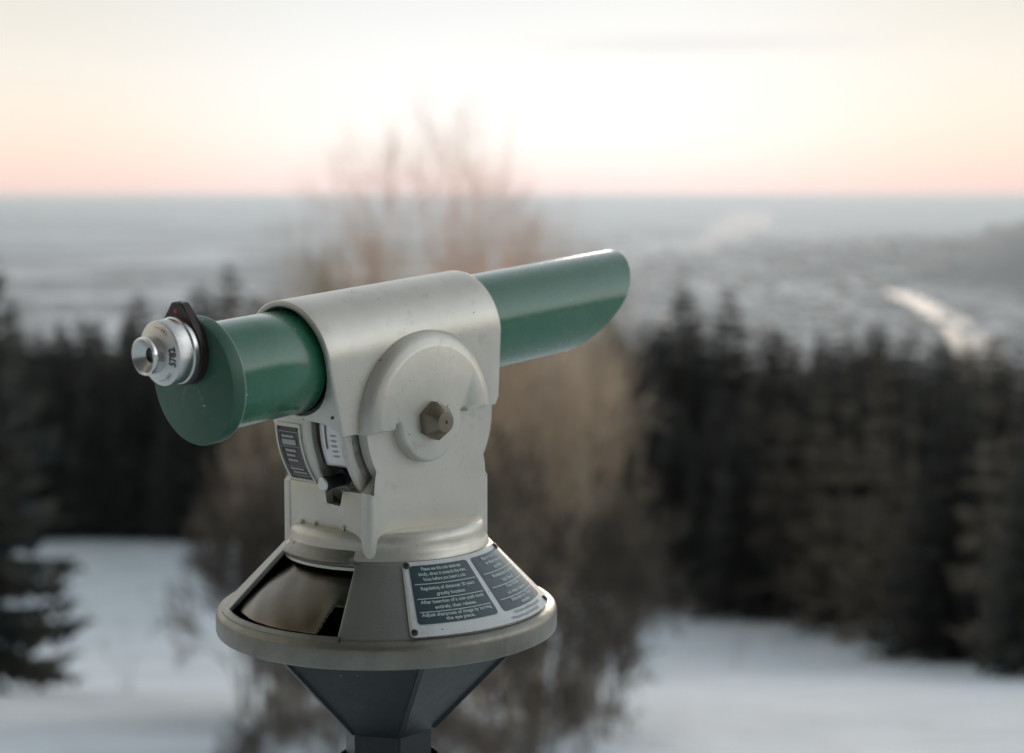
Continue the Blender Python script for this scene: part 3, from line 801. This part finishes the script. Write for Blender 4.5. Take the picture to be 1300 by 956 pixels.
# ------------------------------------------------------------------ trees
NEEDLE = mat('spruce_needles', (.040, .052, .036), .7)
def leaf_mat(name, c1, c2, sc_=1.5):
    m = mat(name, c1, .75)
    oi = N(m, 'ShaderNodeObjectInfo'); tcx = N(m, 'ShaderNodeTexCoord')
    nn = N(m, 'ShaderNodeTexNoise'); nn.inputs['Scale'].default_value = sc_; nn.inputs['Detail'].default_value = 4; L(m, tcx.outputs['Object'], nn.inputs['Vector'])
    r_ = N(m, 'ShaderNodeValToRGB'); r_.color_ramp.elements[0].position = .35; r_.color_ramp.elements[1].position = .68
    r_.color_ramp.elements[0].color = (*c1, 1); r_.color_ramp.elements[1].color = (*c2, 1)
    L(m, nn.outputs['Fac'], r_.inputs['Fac'])
    hs = N(m, 'ShaderNodeHueSaturation'); mr = N(m, 'ShaderNodeMapRange'); mr.inputs[3].default_value = .7; mr.inputs[4].default_value = 1.35
    L(m, oi.outputs['Random'], mr.inputs[0]); L(m, mr.outputs[0], hs.inputs['Value']); L(m, r_.outputs['Color'], hs.inputs['Color'])
    L(m, hs.outputs[0], m.node_tree.nodes['Principled BSDF'].inputs['Base Color'])
    return m
NEEDLE = leaf_mat('spruce_needles', (.032, .048, .051), (.105, .098, .072))
NEEDLEB = leaf_mat('brown_larch_twigs', (.10, .085, .065), (.18, .15, .11))
BARK = leaf_mat('bark', (.055, .045, .038), (.11, .09, .07), 6)
TWIG = leaf_mat('tan_twigs', (.40, .32, .235), (.66, .545, .41), 2)
TWIGD = leaf_mat('dark_twigs', (.085, .072, .058), (.19, .155, .12), 2)
TWIGP = leaf_mat('pale_reddish_twigs', (.62, .40, .30), (.80, .56, .43), 1)  # pale pink puts the sky's glow around backlit twigs into the colour

def spruce_proto(H, seed, spread=.19, needle=NEEDLE, dens=1.0, sparse=0):
    rnd = random.Random(seed)
    root_ = empty('spruce_tree', (0, 0, 0))
    bm = bmesh.new()
    lathe(bm, [(.020*H*.9, -.3), (.016*H*.9, .05*H), (.009*H, .5*H), (.002*H, .97*H), (0, H*.99)], n=8); clean(bm)
    obj('trunk', bm, BARK, root_)
    bm = bmesh.new()
    nw_ = int(34*dens)
    for w in range(nw_):
        t = (w + rnd.random()*.6)/nw_
        z = H*(.07 + .92*t)
        Lb = H*spread*(1-t)**.82*rnd.uniform(.85, 1.1) + .12
        if sparse and rnd.random() < sparse: continue
        nb_ = max(4, int((11 - 5*t)*dens))
        ph = rnd.random()*6.28
        for b in range(nb_):
            az = ph + 2*PI*b/nb_ + rnd.uniform(-.25, .25); L2 = Lb*rnd.uniform(.6, 1.15)
            d = Vector((math.cos(az), math.sin(az), 0)); sd = Vector((-d.y, d.x, 0))
            droop = rnd.uniform(.25, .5) - .45*t
            ns_ = max(3, int(L2/.32))
            for s in range(ns_):
                u = (s+.6)/ns_
                p = d*(L2*u) + Vector((0, 0, z - droop*L2*u + .18*L2*u*u))
                wdt = (.42*L2*(1.15-u) + .07)*rnd.uniform(.7, 1.2)
                ln = L2/ns_*rnd.uniform(.9, 1.5) + .08
                for sg in (-1, 1):
                    tip = p + sd*sg*wdt*.5 + d*ln*.5 + Vector((0, 0, -wdt*rnd.uniform(.1, .4)))
                    q1 = p - d*ln*.25; q2 = p + d*ln*.55
                    v = [bm.verts.new(q1), bm.verts.new(tip), bm.verts.new(q2)]
                    bm.faces.new(v)
                # hanging twiglet
                v = [bm.verts.new(p - d*ln*.4), bm.verts.new(p + d*ln*.5), bm.verts.new(p + Vector((rnd.uniform(-.05, .05), rnd.uniform(-.05, .05), -ln*rnd.uniform(.35, .9))))]
                bm.faces.new(v)
    obj('crown', bm, needle, root_, smooth=0)
    root_['H'] = H
    return root_

def seg3(bm, p, q, r0, r1):
    d = (q-p)
    if d.length < 1e-4: return
    d.normalize(); u = d.orthogonal().normalized(); w = d.cross(u)
    A = []; B = []
    for k in range(3):
        a = 2*PI*k/3; o = u*math.cos(a) + w*math.sin(a)
        A.append(bm.verts.new(p+o*r0)); B.append(bm.verts.new(q+o*r1))
    for k in range(3): bm.faces.new((A[k], A[(k+1) % 3], B[(k+1) % 3], B[k]))

def bare_proto(name, H, seed, depth=6, spread=32, trunk_frac=.22, stems=1, r0=.12, up=.25, twig=TWIG, kids=(2, 4), tw=.006, lenf=.74, leader=False, tilt=(.08, .38)):
    rnd = random.Random(seed)
    root_ = empty(name, (0, 0, 0))
    bt, bc = bmesh.new(), bmesh.new()
    cnt = [0]
    def grow(p, d, L_, r, lv):
        n_ = 3
        for k in range(n_):
            q = p + d*(L_/n_)
            seg3(bt if lv <= 1 else bc, p, q, max(r, tw), max(r*.85, tw*.8)); p = q; r *= .87
            d = (d + Vector((rnd.gauss(0, .08), rnd.gauss(0, .08), rnd.gauss(0, .05) + .03*up))).normalized()
            cnt[0] += 1
            if lv >= 2 and lv < depth and rnd.random() < .55:
                sidek(p, d, L_*.55, r*.5, min(lv+2, depth))
        if lv >= depth: return
        for k in range(rnd.randint(*kids)):
            if k == 0 and leader: grow(p, (d + Vector((rnd.gauss(0, .10), rnd.gauss(0, .10), .25))).normalized(), L_*.80, r*.85, lv+1)
            else: sidek(p, d, L_*rnd.uniform(lenf-.14, lenf+.08), r*rnd.uniform(.6, .8), lv+1)
    def sidek(p, d, L_, r, lv):
        ax = d.orthogonal().normalized(); ax.rotate(Matrix.Rotation(rnd.random()*6.283, 3, d))
        nd = d.copy(); nd.rotate(Matrix.Rotation(R(rnd.uniform(.5, 1.25)*spread), 3, ax))
        nd = (nd + Vector((0, 0, up*.5))).normalized()
        grow(p, nd, L_, r, lv)
    for s in range(stems):
        a = rnd.random()*6.283; tl = 0 if stems == 1 else rnd.uniform(*tilt)
        d = Vector((math.cos(a)*tl, math.sin(a)*tl, 1)).normalized()
        grow(Vector((math.cos(a)*.1*(stems > 1), math.sin(a)*.1*(stems > 1), -.2)), d, H*trunk_frac*(1 if stems == 1 else rnd.uniform(.7, 1.2)), r0, 0)
    bt.normal_update()
    obj('trunk' if stems == 1 else 'stems', bt, BARK if stems == 1 else twig, root_, smooth=60)
    obj('crown' if stems == 1 else 'twigs', bc, twig, root_, smooth=0)
    zz_ = sorted(v.co.z for ch in root_.children for v in ch.data.vertices); mz = zz_[int(len(zz_)*.985)]
    root_['H'] = mz
    print(name, 'segs', cnt[0], 'height', mz)
    return root_

used = set()
def place(proto, x, y, ztop=None, height=None, rz=0, label=None, cat=None, group=None, wide=1.0, sink=.1):
    if proto.name in used: o = copy_tree(proto)
    else: o = proto; used.add(proto.name)
    zb = hz(x, y) - sink
    h = (ztop - zb) if ztop is not None else height
    s = h/proto['H']
    o.location = (x, y, zb); o.scale = (s*wide, s*wide, s); o.rotation_euler = (0, 0, rz)
    tag(o, label, cat, group)
    return o

def at(px, py, Y):     # point on a sight line at forward distance Y (layout maths only)
    f = 2167; a = (px-650)/f; b = (433-py)/f; c, s = .99645, .08415
    d = (a, c+b*s, -s+b*c); t = Y/d[1]; return t*d[0], Y, 1.6 + t*d[2]

sp = [spruce_proto(13, 11, .21, dens=1.25), spruce_proto(13, 12, .19, dens=1.2), spruce_proto(13, 13, .23, dens=1.3), spruce_proto(13, 14, .18, dens=1.2)]
lar = [spruce_proto(13, 21, .13, NEEDLEB, .8, .2), spruce_proto(13, 22, .15, NEEDLEB, .75, .25)]
for o in lar: o.name = 'larch_tree'

rnd = random.Random(99)
GR, GL = 'conifers in the forest edge right of the telescope', 'conifers in the forest edge left of the telescope'
# right-hand skyline trees: px, top py, distance
ordn = ['first', 'second', 'third', 'fourth', 'fifth', 'sixth', 'seventh', 'eighth', 'ninth', 'tenth', 'eleventh', 'twelfth']
skyR = [(772, 388, 82, 's'), (822, 398, 78, 's'), (868, 356, 74, 's'), (925, 362, 76, 's'), (990, 410, 80, 's'), (1058, 420, 82, 's'), (1112, 404, 78, 's'), (1160, 412, 74, 's'), (1208, 440, 86, 's'), (1262, 425, 66, 's')]
def edge_y(px):        # distance of the forest edge on the right
    return 70 + (px-810)/(1290-810)*(37.5-70)
for i, (px, py, Y, k) in enumerate(skyR):
    x, y, z = at(px, py, Y)
    place(sp[i % 4], x, y, z, wide=1.35, rz=rnd.random()*6, label='dark spruce, %s treetop from the left on the skyline right of the green tube' % ordn[i], cat='spruce tree', group=GR)
skyL = [(12, 372, 100), (62, 430, 104), (118, 425, 98), (175, 366, 96), (222, 432, 100), (254, 352, 98), (290, 328, 96), (325, 366, 97), (372, 420, 100)]
for i, (px, py, Y) in enumerate(skyL):
    x, y, z = at(px, py, Y)
    place(sp[(i+1) % 4], x, y, z, wide=1.3, rz=rnd.random()*6, label='dark spruce, %s treetop from the left photo edge on the left skyline' % ordn[i], cat='spruce tree', group=GL)
# body of the forest, individually placed; indistinguishable behind and below the skyline
LBR = 'dark spruce massed in the forest edge below the right skyline'
LBL = 'dark spruce massed in the forest edge below the left skyline'
k = 0
for row in range(5):
    px = 800 - row*8
    while px < 1345:
        Y = edge_y(px) + 2.0 + row*7 + rnd.uniform(-1.5, 1.5)
        top = rnd.uniform(418, 500) - row*6 + max(0, (px-1150)*.10) 
        x, y, z = at(px, top, Y)
        if rnd.random() < (.42 if 930 < px < 1140 else .15):
            place(lar[k % 2], x, y, z, rz=rnd.random()*6, label='brown bare larch among the dark spruces of the right forest', cat='larch tree', group='brown larches among the right-hand spruces')
        else:
            place(sp[k % 4], x, y, z, rz=rnd.random()*6, label=LBR, cat='spruce tree', group='spruces massed right', wide=1.1)
        k += 1
        px += rnd.uniform(32, 50)*60/Y
for row in range(4):
    px = -35 + row*9
    while px < 430:
        Y = 91 + row*5 + rnd.uniform(-1, 1.5)
        top = rnd.uniform(398, 455) - row*4
        x, y, z = at(px, top, Y)
        if rnd.random() < .04:
            place(lar[k % 2], x, y, z, rz=rnd.random()*6, label='brown bare larch among the dark spruces of the left forest', cat='larch tree', group='brown larches among the left-hand spruces')
        else:
            place(sp[k % 4], x, y, z, rz=rnd.random()*6, label=LBL, cat='spruce tree', group='spruces massed left', wide=1.15)
        k += 1; px += rnd.uniform(26, 40)
# forest behind the central thicket
for px in range(440, 800, 34):
    Y = 92 + rnd.uniform(0, 10); x, y, z = at(px, rnd.uniform(430, 500), Y)
    place(sp[k % 4], x, y, z, rz=rnd.random()*6, label='dark spruce standing behind the bare thicket and the telescope', cat='spruce tree', group='spruces behind the thicket', wide=1.1); k += 1
# spruce close at the left edge
near_sp = spruce_proto(11, 31, .22, dens=1.15)
x, y, z = at(-62, 205, 30)
place(near_sp, x, y, z, rz=1, label='nearer spruce at the left edge, its boughs hanging over the snow', cat='spruce tree')

# the bare tree and thicket behind the telescope
bt1 = bare_proto('bare_tree', 9.5, 8, depth=6, spread=42, trunk_frac=.24, r0=.085, up=.30, kids=(3, 4), tw=.0020, lenf=.74, leader=True, twig=TWIGP)
x, y, z = at(548, 168, 27)
place(bt1, x, y, z, label='tall bare deciduous tree rising above the horizon behind the telescope', cat='bare tree', wide=.72)
sh = [bare_proto('bare_shrub', 4, s_, depth=5, spread=34, trunk_frac=.30, stems=8, r0=.028, up=.30, kids=(2, 3), tw=.0036) for s_ in (51, 52, 53)]
shd = [bare_proto('bare_shrub', 4, s_, depth=5, spread=38, trunk_frac=.30, stems=10, r0=.034, up=.30, kids=(2, 3), tw=.0105, twig=TWIGD) for s_ in (61, 62)]
# px, top py, Y, width factor
T = 'tan bare shrub '; B = 'dark brown bare shrub '
shrubs = [(432, 318, 29, .42, T+'tall, far left of the thicket, above the eyepiece tube'), (488, 296, 30, .42, T+'tall, left of the bare tree trunk and above the housing'), (612, 296, 30, .42, T+'tall, right of the bare tree trunk and above the housing'), (676, 318, 29, .42, T+'tall, furthest right above the objective tube'),
          (455, 350, 25, .6, T+'left of the tree trunk, above the eyepiece tube'), (530, 335, 24, .6, T+'at the foot of the bare tree, above the grey housing'),
          (622, 345, 25, .6, T+'behind the upper edge of the objective tube'), (372, 450, 26, .4, T+'just above the green eyepiece tube'),
          (690, 420, 24, .6, T+'below the slanted end of the green tube'), (745, 500, 25, .5, T+'between the tube end and the right-hand spruces'),
          (345, 530, 25, .4, T+'under the green eyepiece tube, left of the coin box'), (600, 430, 28, .8, T+'behind the rest of the thicket, right of the pivot bolt'),
          (660, 560, 19, .6, T+'close right of the telescope column'), (310, 600, 22, .5, B+'at the right edge of the left snow patch'),
          (345, 650, 18, .6, B+'just left of the skirt window'), (440, 560, 20, .9, B+'mostly hidden behind the telescope column'),
          (560, 560, 18, .9, B+'behind the instruction plate'), (730, 610, 20, .7, B+'right of the instruction plate'),
          (785, 670, 23, .5, B+'furthest right of the thicket, beside the right snow patch'), (690, 700, 15, .8, B+'low down, next to the right end of the skirt rim'),
          (770, 770, 17, .6, B+'low at the left corner of the right snow patch'), (360, 800, 14, .6, B+'under the left end of the skirt rim'),
          (620, 790, 13, .9, B+'under the right half of the skirt rim'), (480, 820, 13, .8, B+'behind the telescope post'),
          (410, 880, 11, .8, B+'low behind the support cone'), (560, 880, 11, .8, B+'low, directly behind the support cone'), (690, 860, 11, .8, B+'low at the bottom edge right of the telescope'), (330, 900, 10, .7, B+'at the bottom edge left of the support cone'), (520, 900, 9, .9, B+'nearest, at the bottom edge behind the post'), (630, 905, 9.5, .9, B+'nearest, at the bottom edge just right of the post'), (740, 860, 12, .5, B+'at the bottom edge beside the right snow patch')]
for i, (px, py, Y, w, lab) in enumerate(shrubs):
    x, y, z = at(px, py, Y)
    place(shd[i % 2] if lab.startswith('dark') else sh[i % 3], x, y, z, rz=rnd.random()*6, label=lab, cat='shrub', group='bare shrubs of the thicket', wide=w)

sap = bare_proto('bare_sapling', 2.2, 71, depth=3, spread=26, trunk_frac=.4, stems=3, r0=.012, up=.4, kids=(1, 2), tw=.004, twig=TWIGD)
for i, (px, py, Y, lab) in enumerate([(70, 770, 34, 'thin bare sapling poking from the left snow patch, leftmost'), (165, 790, 30, 'thin bare sapling in the middle of the left snow patch'), (235, 745, 42, 'thin bare sapling near the right edge of the left snow patch'),
        (205, 668, 84, 'small bare sapling on the far top edge of the left snow patch'), (930, 800, 40, 'thin bare sapling in the right snow patch')]):
    x, y, z = at(px, py, Y)
    place(sap, x, y, z if z - hz(x, y) > .4 else hz(x, y) + 1.0, rz=i*1.3, label=lab, cat='sapling', group='saplings in the snow')

# steam plume over the town
bm = bmesh.new()
bx_, by_ = ground_pt(880, 330)
for k in range(9):
    t = k/8; r_ = 45 + 75*t
    M = Matrix.Translation((bx_ + 360*t + 35*math.sin(k*2), by_ + 60*math.sin(k*1.3), -385 + 30 + 200*t**.8)) @ Matrix.Diagonal((1.5, 1, .55, 1))
    g = bmesh.ops.create_icosphere(bm, subdivisions=2, radius=r_, matrix=M)
sm = bpy.data.materials.new('steam'); sm.use_nodes = True
for n_ in list(sm.node_tree.nodes):
    if n_.type != 'OUTPUT_MATERIAL': sm.node_tree.nodes.remove(n_)
pv = N(sm, 'ShaderNodeVolumePrincipled'); pv.inputs['Density'].default_value = .005; pv.inputs['Anisotropy'].default_value = .65; pv.inputs['Color'].default_value = (.99, .97, .97, 1)
L(sm, pv.outputs[0], sm.node_tree.nodes['Material Output'].inputs['Volume'])
tag(obj('steam_plume', bm, sm), 'white plume of steam drifting over the far valley town', 'steam plume')

# haze
bm = bmesh.new(); box(bm, -101000, 101000, -101000, 101000, -403, 19)
hm = bpy.data.materials.new('air'); hm.use_nodes = True
for n_ in list(hm.node_tree.nodes):
    if n_.type != 'OUTPUT_MATERIAL': hm.node_tree.nodes.remove(n_)
pv = N(hm, 'ShaderNodeVolumePrincipled'); pv.inputs['Density'].default_value = 5.6e-5; pv.inputs['Color'].default_value = (.87, .95, 1.0, 1); pv.inputs['Anisotropy'].default_value = .40
L(hm, pv.outputs[0], hm.node_tree.nodes['Material Output'].inputs['Volume'])
tag(obj('haze', bm, hm, smooth=0), kind='stuff')

# ------------------------------------------------------------------ sky and sun
SUN_AZ, SUN_EL = 8.0, 6.0      # degrees right of straight ahead, above the horizon
w = bpy.data.worlds.new('World'); sc.world = w; w.use_nodes = True
nt = w.node_tree; bg = nt.nodes['Background']
class W_:
    node_tree = nt
wm = W_()
sky = N(wm, 'ShaderNodeTexSky'); sky.sky_type = 'NISHITA'; sky.sun_disc = False
sky.sun_elevation = R(SUN_EL); sky.sun_rotation = R(SUN_AZ); sky.dust_density = 3; sky.air_density = 1; sky.ozone_density = 2
tc = N(wm, 'ShaderNodeTexCoord'); nm = N(wm, 'ShaderNodeVectorMath', operation='NORMALIZE'); L(wm, tc.outputs['Generated'], nm.inputs[0])
sx = N(wm, 'ShaderNodeSeparateXYZ'); L(wm, nm.outputs[0], sx.inputs[0])
def ramp(els):
    r_ = N(wm, 'ShaderNodeValToRGB'); cr = r_.color_ramp
    while len(els) > len(cr.elements): cr.elements.new(.5)
    for e, (p, c) in zip(cr.elements, els): e.position = p; e.color = (*c, 1)
    return r_
el = N(wm, 'ShaderNodeMath', operation='MULTIPLY'); el.inputs[1].default_value = 1.0; L(wm, sx.outputs['Z'], el.inputs[0])
el5 = N(wm, 'ShaderNodeMath', operation='SQRT'); mxz = N(wm, 'ShaderNodeMath', operation='MAXIMUM'); mxz.inputs[1].default_value = 0; L(wm, el.outputs[0], mxz.inputs[0]); L(wm, mxz.outputs[0], el5.inputs[0])
def p(deg): return math.sqrt(math.sin(R(deg)))
# colours are radiance x 1/1.4
k_ = 1/1.4
def c(r, g, b): return (r*k_, g*k_, b*k_)
cen = ramp([(0, c(1.0, .78, .76)), (p(.5), c(.99, .81, .77)), (p(1.1), c(.98, .88, .83)), (p(2.2), c(.98, .95, .91)), (p(4.0), c(.91, .91, .90)), (p(6.6), c(.80, .82, .82)), (p(18), c(.92, .97, 1.0)), (p(30), c(.70, .75, .80)), (p(60), c(.36, .39, .42))])
sid = ramp([(0, c(.90, .66, .60)), (p(.6), c(.91, .68, .60)), (p(1.6), c(.91, .75, .63)), (p(2.8), c(.90, .80, .69)), (p(4.2), c(.85, .80, .72)), (p(6.6), c(.75, .73, .67)), (p(18), c(.84, .89, .93)), (p(30), c(.66, .71, .76)), (p(60), c(.36, .39, .42))])
bak = ramp([(0, c(.15, .14, .13)), (p(4), c(.16, .15, .14)), (p(12), c(.16, .155, .15)), (p(40), c(.17, .18, .18)), (p(75), c(.28, .30, .31))])
for r_ in (cen, sid, bak): L(wm, el5.outputs[0], r_.inputs['Fac'])
# azimuth measures
at2 = N(wm, 'ShaderNodeMath', operation='ARCTAN2'); L(wm, sx.outputs['X'], at2.inputs[0]); L(wm, sx.outputs['Y'], at2.inputs[1])
off = N(wm, 'ShaderNodeMath', operation='SUBTRACT'); off.inputs[1].default_value = R(0.5); L(wm, at2.outputs[0], off.inputs[0])
ab = N(wm, 'ShaderNodeMath', operation='ABSOLUTE'); L(wm, off.outputs[0], ab.inputs[0])
m1 = N(wm, 'ShaderNodeMapRange', interpolation_type='SMOOTHSTEP'); m1.inputs[1].default_value = R(3); m1.inputs[2].default_value = R(17); L(wm, ab.outputs[0], m1.inputs[0])
m2 = N(wm, 'ShaderNodeMapRange', interpolation_type='SMOOTHSTEP'); m2.inputs[1].default_value = R(95); m2.inputs[2].default_value = R(165); L(wm, ab.outputs[0], m2.inputs[0])
x1 = N(wm, 'ShaderNodeMix', data_type='RGBA'); L(wm, m1.outputs[0], x1.inputs[0]); L(wm, cen.outputs[0], x1.inputs[6]); L(wm, sid.outputs[0], x1.inputs[7])
x2 = N(wm, 'ShaderNodeMix', data_type='RGBA'); L(wm, m2.outputs[0], x2.inputs[0]); L(wm, x1.outputs[2], x2.inputs[6]); L(wm, bak.outputs[0], x2.inputs[7])
# faint stratus streak
mpg = N(wm, 'ShaderNodeMapping'); mpg.inputs['Scale'].default_value = (5, 5, 90); L(wm, nm.outputs[0], mpg.inputs['Vector'])
nz_ = N(wm, 'ShaderNodeTexNoise'); nz_.inputs['Scale'].default_value = 1.0; nz_.inputs['Detail'].default_value = 3; L(wm, mpg.outputs[0], nz_.inputs['Vector'])
def bump_(node_out, cval, width):
    s_ = N(wm, 'ShaderNodeMath', operation='SUBTRACT'); s_.inputs[1].default_value = cval; L(wm, node_out, s_.inputs[0])
    a_ = N(wm, 'ShaderNodeMath', operation='ABSOLUTE'); L(wm, s_.outputs[0], a_.inputs[0])
    m_ = N(wm, 'ShaderNodeMapRange', interpolation_type='SMOOTHSTEP'); m_.inputs[1].default_value = 0; m_.inputs[2].default_value = width; m_.inputs[3].default_value = 1; m_.inputs[4].default_value = 0
    L(wm, a_.outputs[0], m_.inputs[0]); return m_.outputs[0]
b1 = bump_(at2.outputs[0], R(6.5), R(8)); b2 = bump_(sx.outputs['Z'], math.sin(R(5.05)), math.sin(R(.5)))
mu = N(wm, 'ShaderNodeMath', operation='MULTIPLY'); L(wm, b1, mu.inputs[0]); L(wm, b2, mu.inputs[1])
mn = N(wm, 'ShaderNodeMath', operation='MULTIPLY'); L(wm, mu.outputs[0], mn.inputs[0]); L(wm, nz_.outputs['Fac'], mn.inputs[1])
mk = N(wm, 'ShaderNodeMath', operation='MULTIPLY'); mk.inputs[1].default_value = 1.3; L(wm, mn.outputs[0], mk.inputs[0])
x3 = N(wm, 'ShaderNodeMix', data_type='RGBA'); x3.inputs[7].default_value = (*c(.70, .70, .72), 1); L(wm, mk.outputs[0], x3.inputs[0]); L(wm, x2.outputs[2], x3.inputs[6])
# combine: gradient at world strength .1 scale, plus the physical sky
sc10 = N(wm, 'ShaderNodeVectorMath', operation='SCALE'); sc10.inputs['Scale'].default_value = 1.4/.1*.92; L(wm, x3.outputs[2], sc10.inputs[0])
sks = N(wm, 'ShaderNodeVectorMath', operation='SCALE'); sks.inputs['Scale'].default_value = .01; L(wm, sky.outputs[0], sks.inputs[0])
ad = N(wm, 'ShaderNodeVectorMath', operation='ADD'); L(wm, sc10.outputs[0], ad.inputs[0]); L(wm, sks.outputs[0], ad.inputs[1])
sb = bump_(at2.outputs[0], R(95), R(62))
sbm = N(wm, 'ShaderNodeMath', operation='MULTIPLY_ADD'); sbm.inputs[1].default_value = .9; sbm.inputs[2].default_value = 1.0; L(wm, sb, sbm.inputs[0])
fin0 = N(wm, 'ShaderNodeVectorMath', operation='SCALE'); L(wm, ad.outputs[0], fin0.inputs[0]); L(wm, sbm.outputs[0], fin0.inputs['Scale'])
# brighter low band to the right, dimmer warm sky to the left, patch overhead behind dimmed to stand in for the person at the camera
lo = bump_(sx.outputs['Z'], math.sin(R(9)), math.sin(R(16))); lom = N(wm, 'ShaderNodeMath', operation='MULTIPLY'); L(wm, lo, lom.inputs[0]); L(wm, bump_(at2.outputs[0], R(118), R(50)), lom.inputs[1])
xr = N(wm, 'ShaderNodeMix', data_type='RGBA', blend_type='ADD'); xr.inputs[7].default_value = (7.5, 6.6, 4.9, 1); xr.clamp_result = False; L(wm, lom.outputs[0], xr.inputs[0]); L(wm, fin0.outputs[0], xr.inputs[6])
lf = bump_(at2.outputs[0], R(-95), R(65))
xl = N(wm, 'ShaderNodeMix', data_type='RGBA', blend_type='MULTIPLY'); xl.inputs[7].default_value = (.80, .68, .52, 1); L(wm, lf, xl.inputs[0]); L(wm, xr.outputs[2], xl.inputs[6])
dt = N(wm, 'ShaderNodeVectorMath', operation='DOT_PRODUCT'); dt.inputs[1].default_value = (math.sin(R(188))*math.cos(R(50)), math.cos(R(188))*math.cos(R(50)), math.sin(R(50))); L(wm, nm.outputs[0], dt.inputs[0])
dm = N(wm, 'ShaderNodeMapRange', interpolation_type='SMOOTHSTEP'); dm.inputs[1].default_value = .35; dm.inputs[2].default_value = .88; dm.inputs[3].default_value = 1; dm.inputs[4].default_value = .35; L(wm, dt.outputs['Value'], dm.inputs[0])
fin = N(wm, 'ShaderNodeVectorMath', operation='SCALE'); L(wm, xl.outputs[2], fin.inputs[0]); L(wm, dm.outputs[0], fin.inputs['Scale'])
L(wm, fin.outputs[0], bg.inputs['Color']); bg.inputs['Strength'].default_value = .1

sd = bpy.data.lights.new('sun', 'SUN'); sd.energy = .7; sd.angle = R(14); sd.color = (1, .84, .72)
so_ = bpy.data.objects.new('sun', sd); C.objects.link(so_)
dirv = Vector((math.sin(R(SUN_AZ))*math.cos(R(SUN_EL)), math.cos(R(SUN_AZ))*math.cos(R(SUN_EL)), math.sin(R(SUN_EL))))
so_.rotation_euler = dirv.to_track_quat('Z', 'Y').to_euler(); so_.location = (0, 0, 30)

# ------------------------------------------------------------------ camera
cd = bpy.data.cameras.new('camera'); co = bpy.data.objects.new('camera', cd); C.objects.link(co)
cd.sensor_width = 36; cd.lens = 36*2167/1300; cd.shift_y = -45/1300
co.location = (0, 0, 1.6); co.rotation_euler = (R(90) - math.atan(183/2167), 0, 0)
cd.clip_start = .05; cd.clip_end = 400000
cd.dof.use_dof = True; cd.dof.focus_distance = 1.42; cd.dof.aperture_fstop = 4.2; cd.dof.aperture_blades = 0
sc.camera = co
sc.view_settings.view_transform = 'Standard'; sc.view_settings.look = 'None'; sc.view_settings.gamma = 1; sc.view_settings.exposure = .28
sc.cycles.use_denoising = True
sc.cycles.max_bounces = 6; sc.cycles.volume_bounces = 1; sc.cycles.transparent_max_bounces = 8
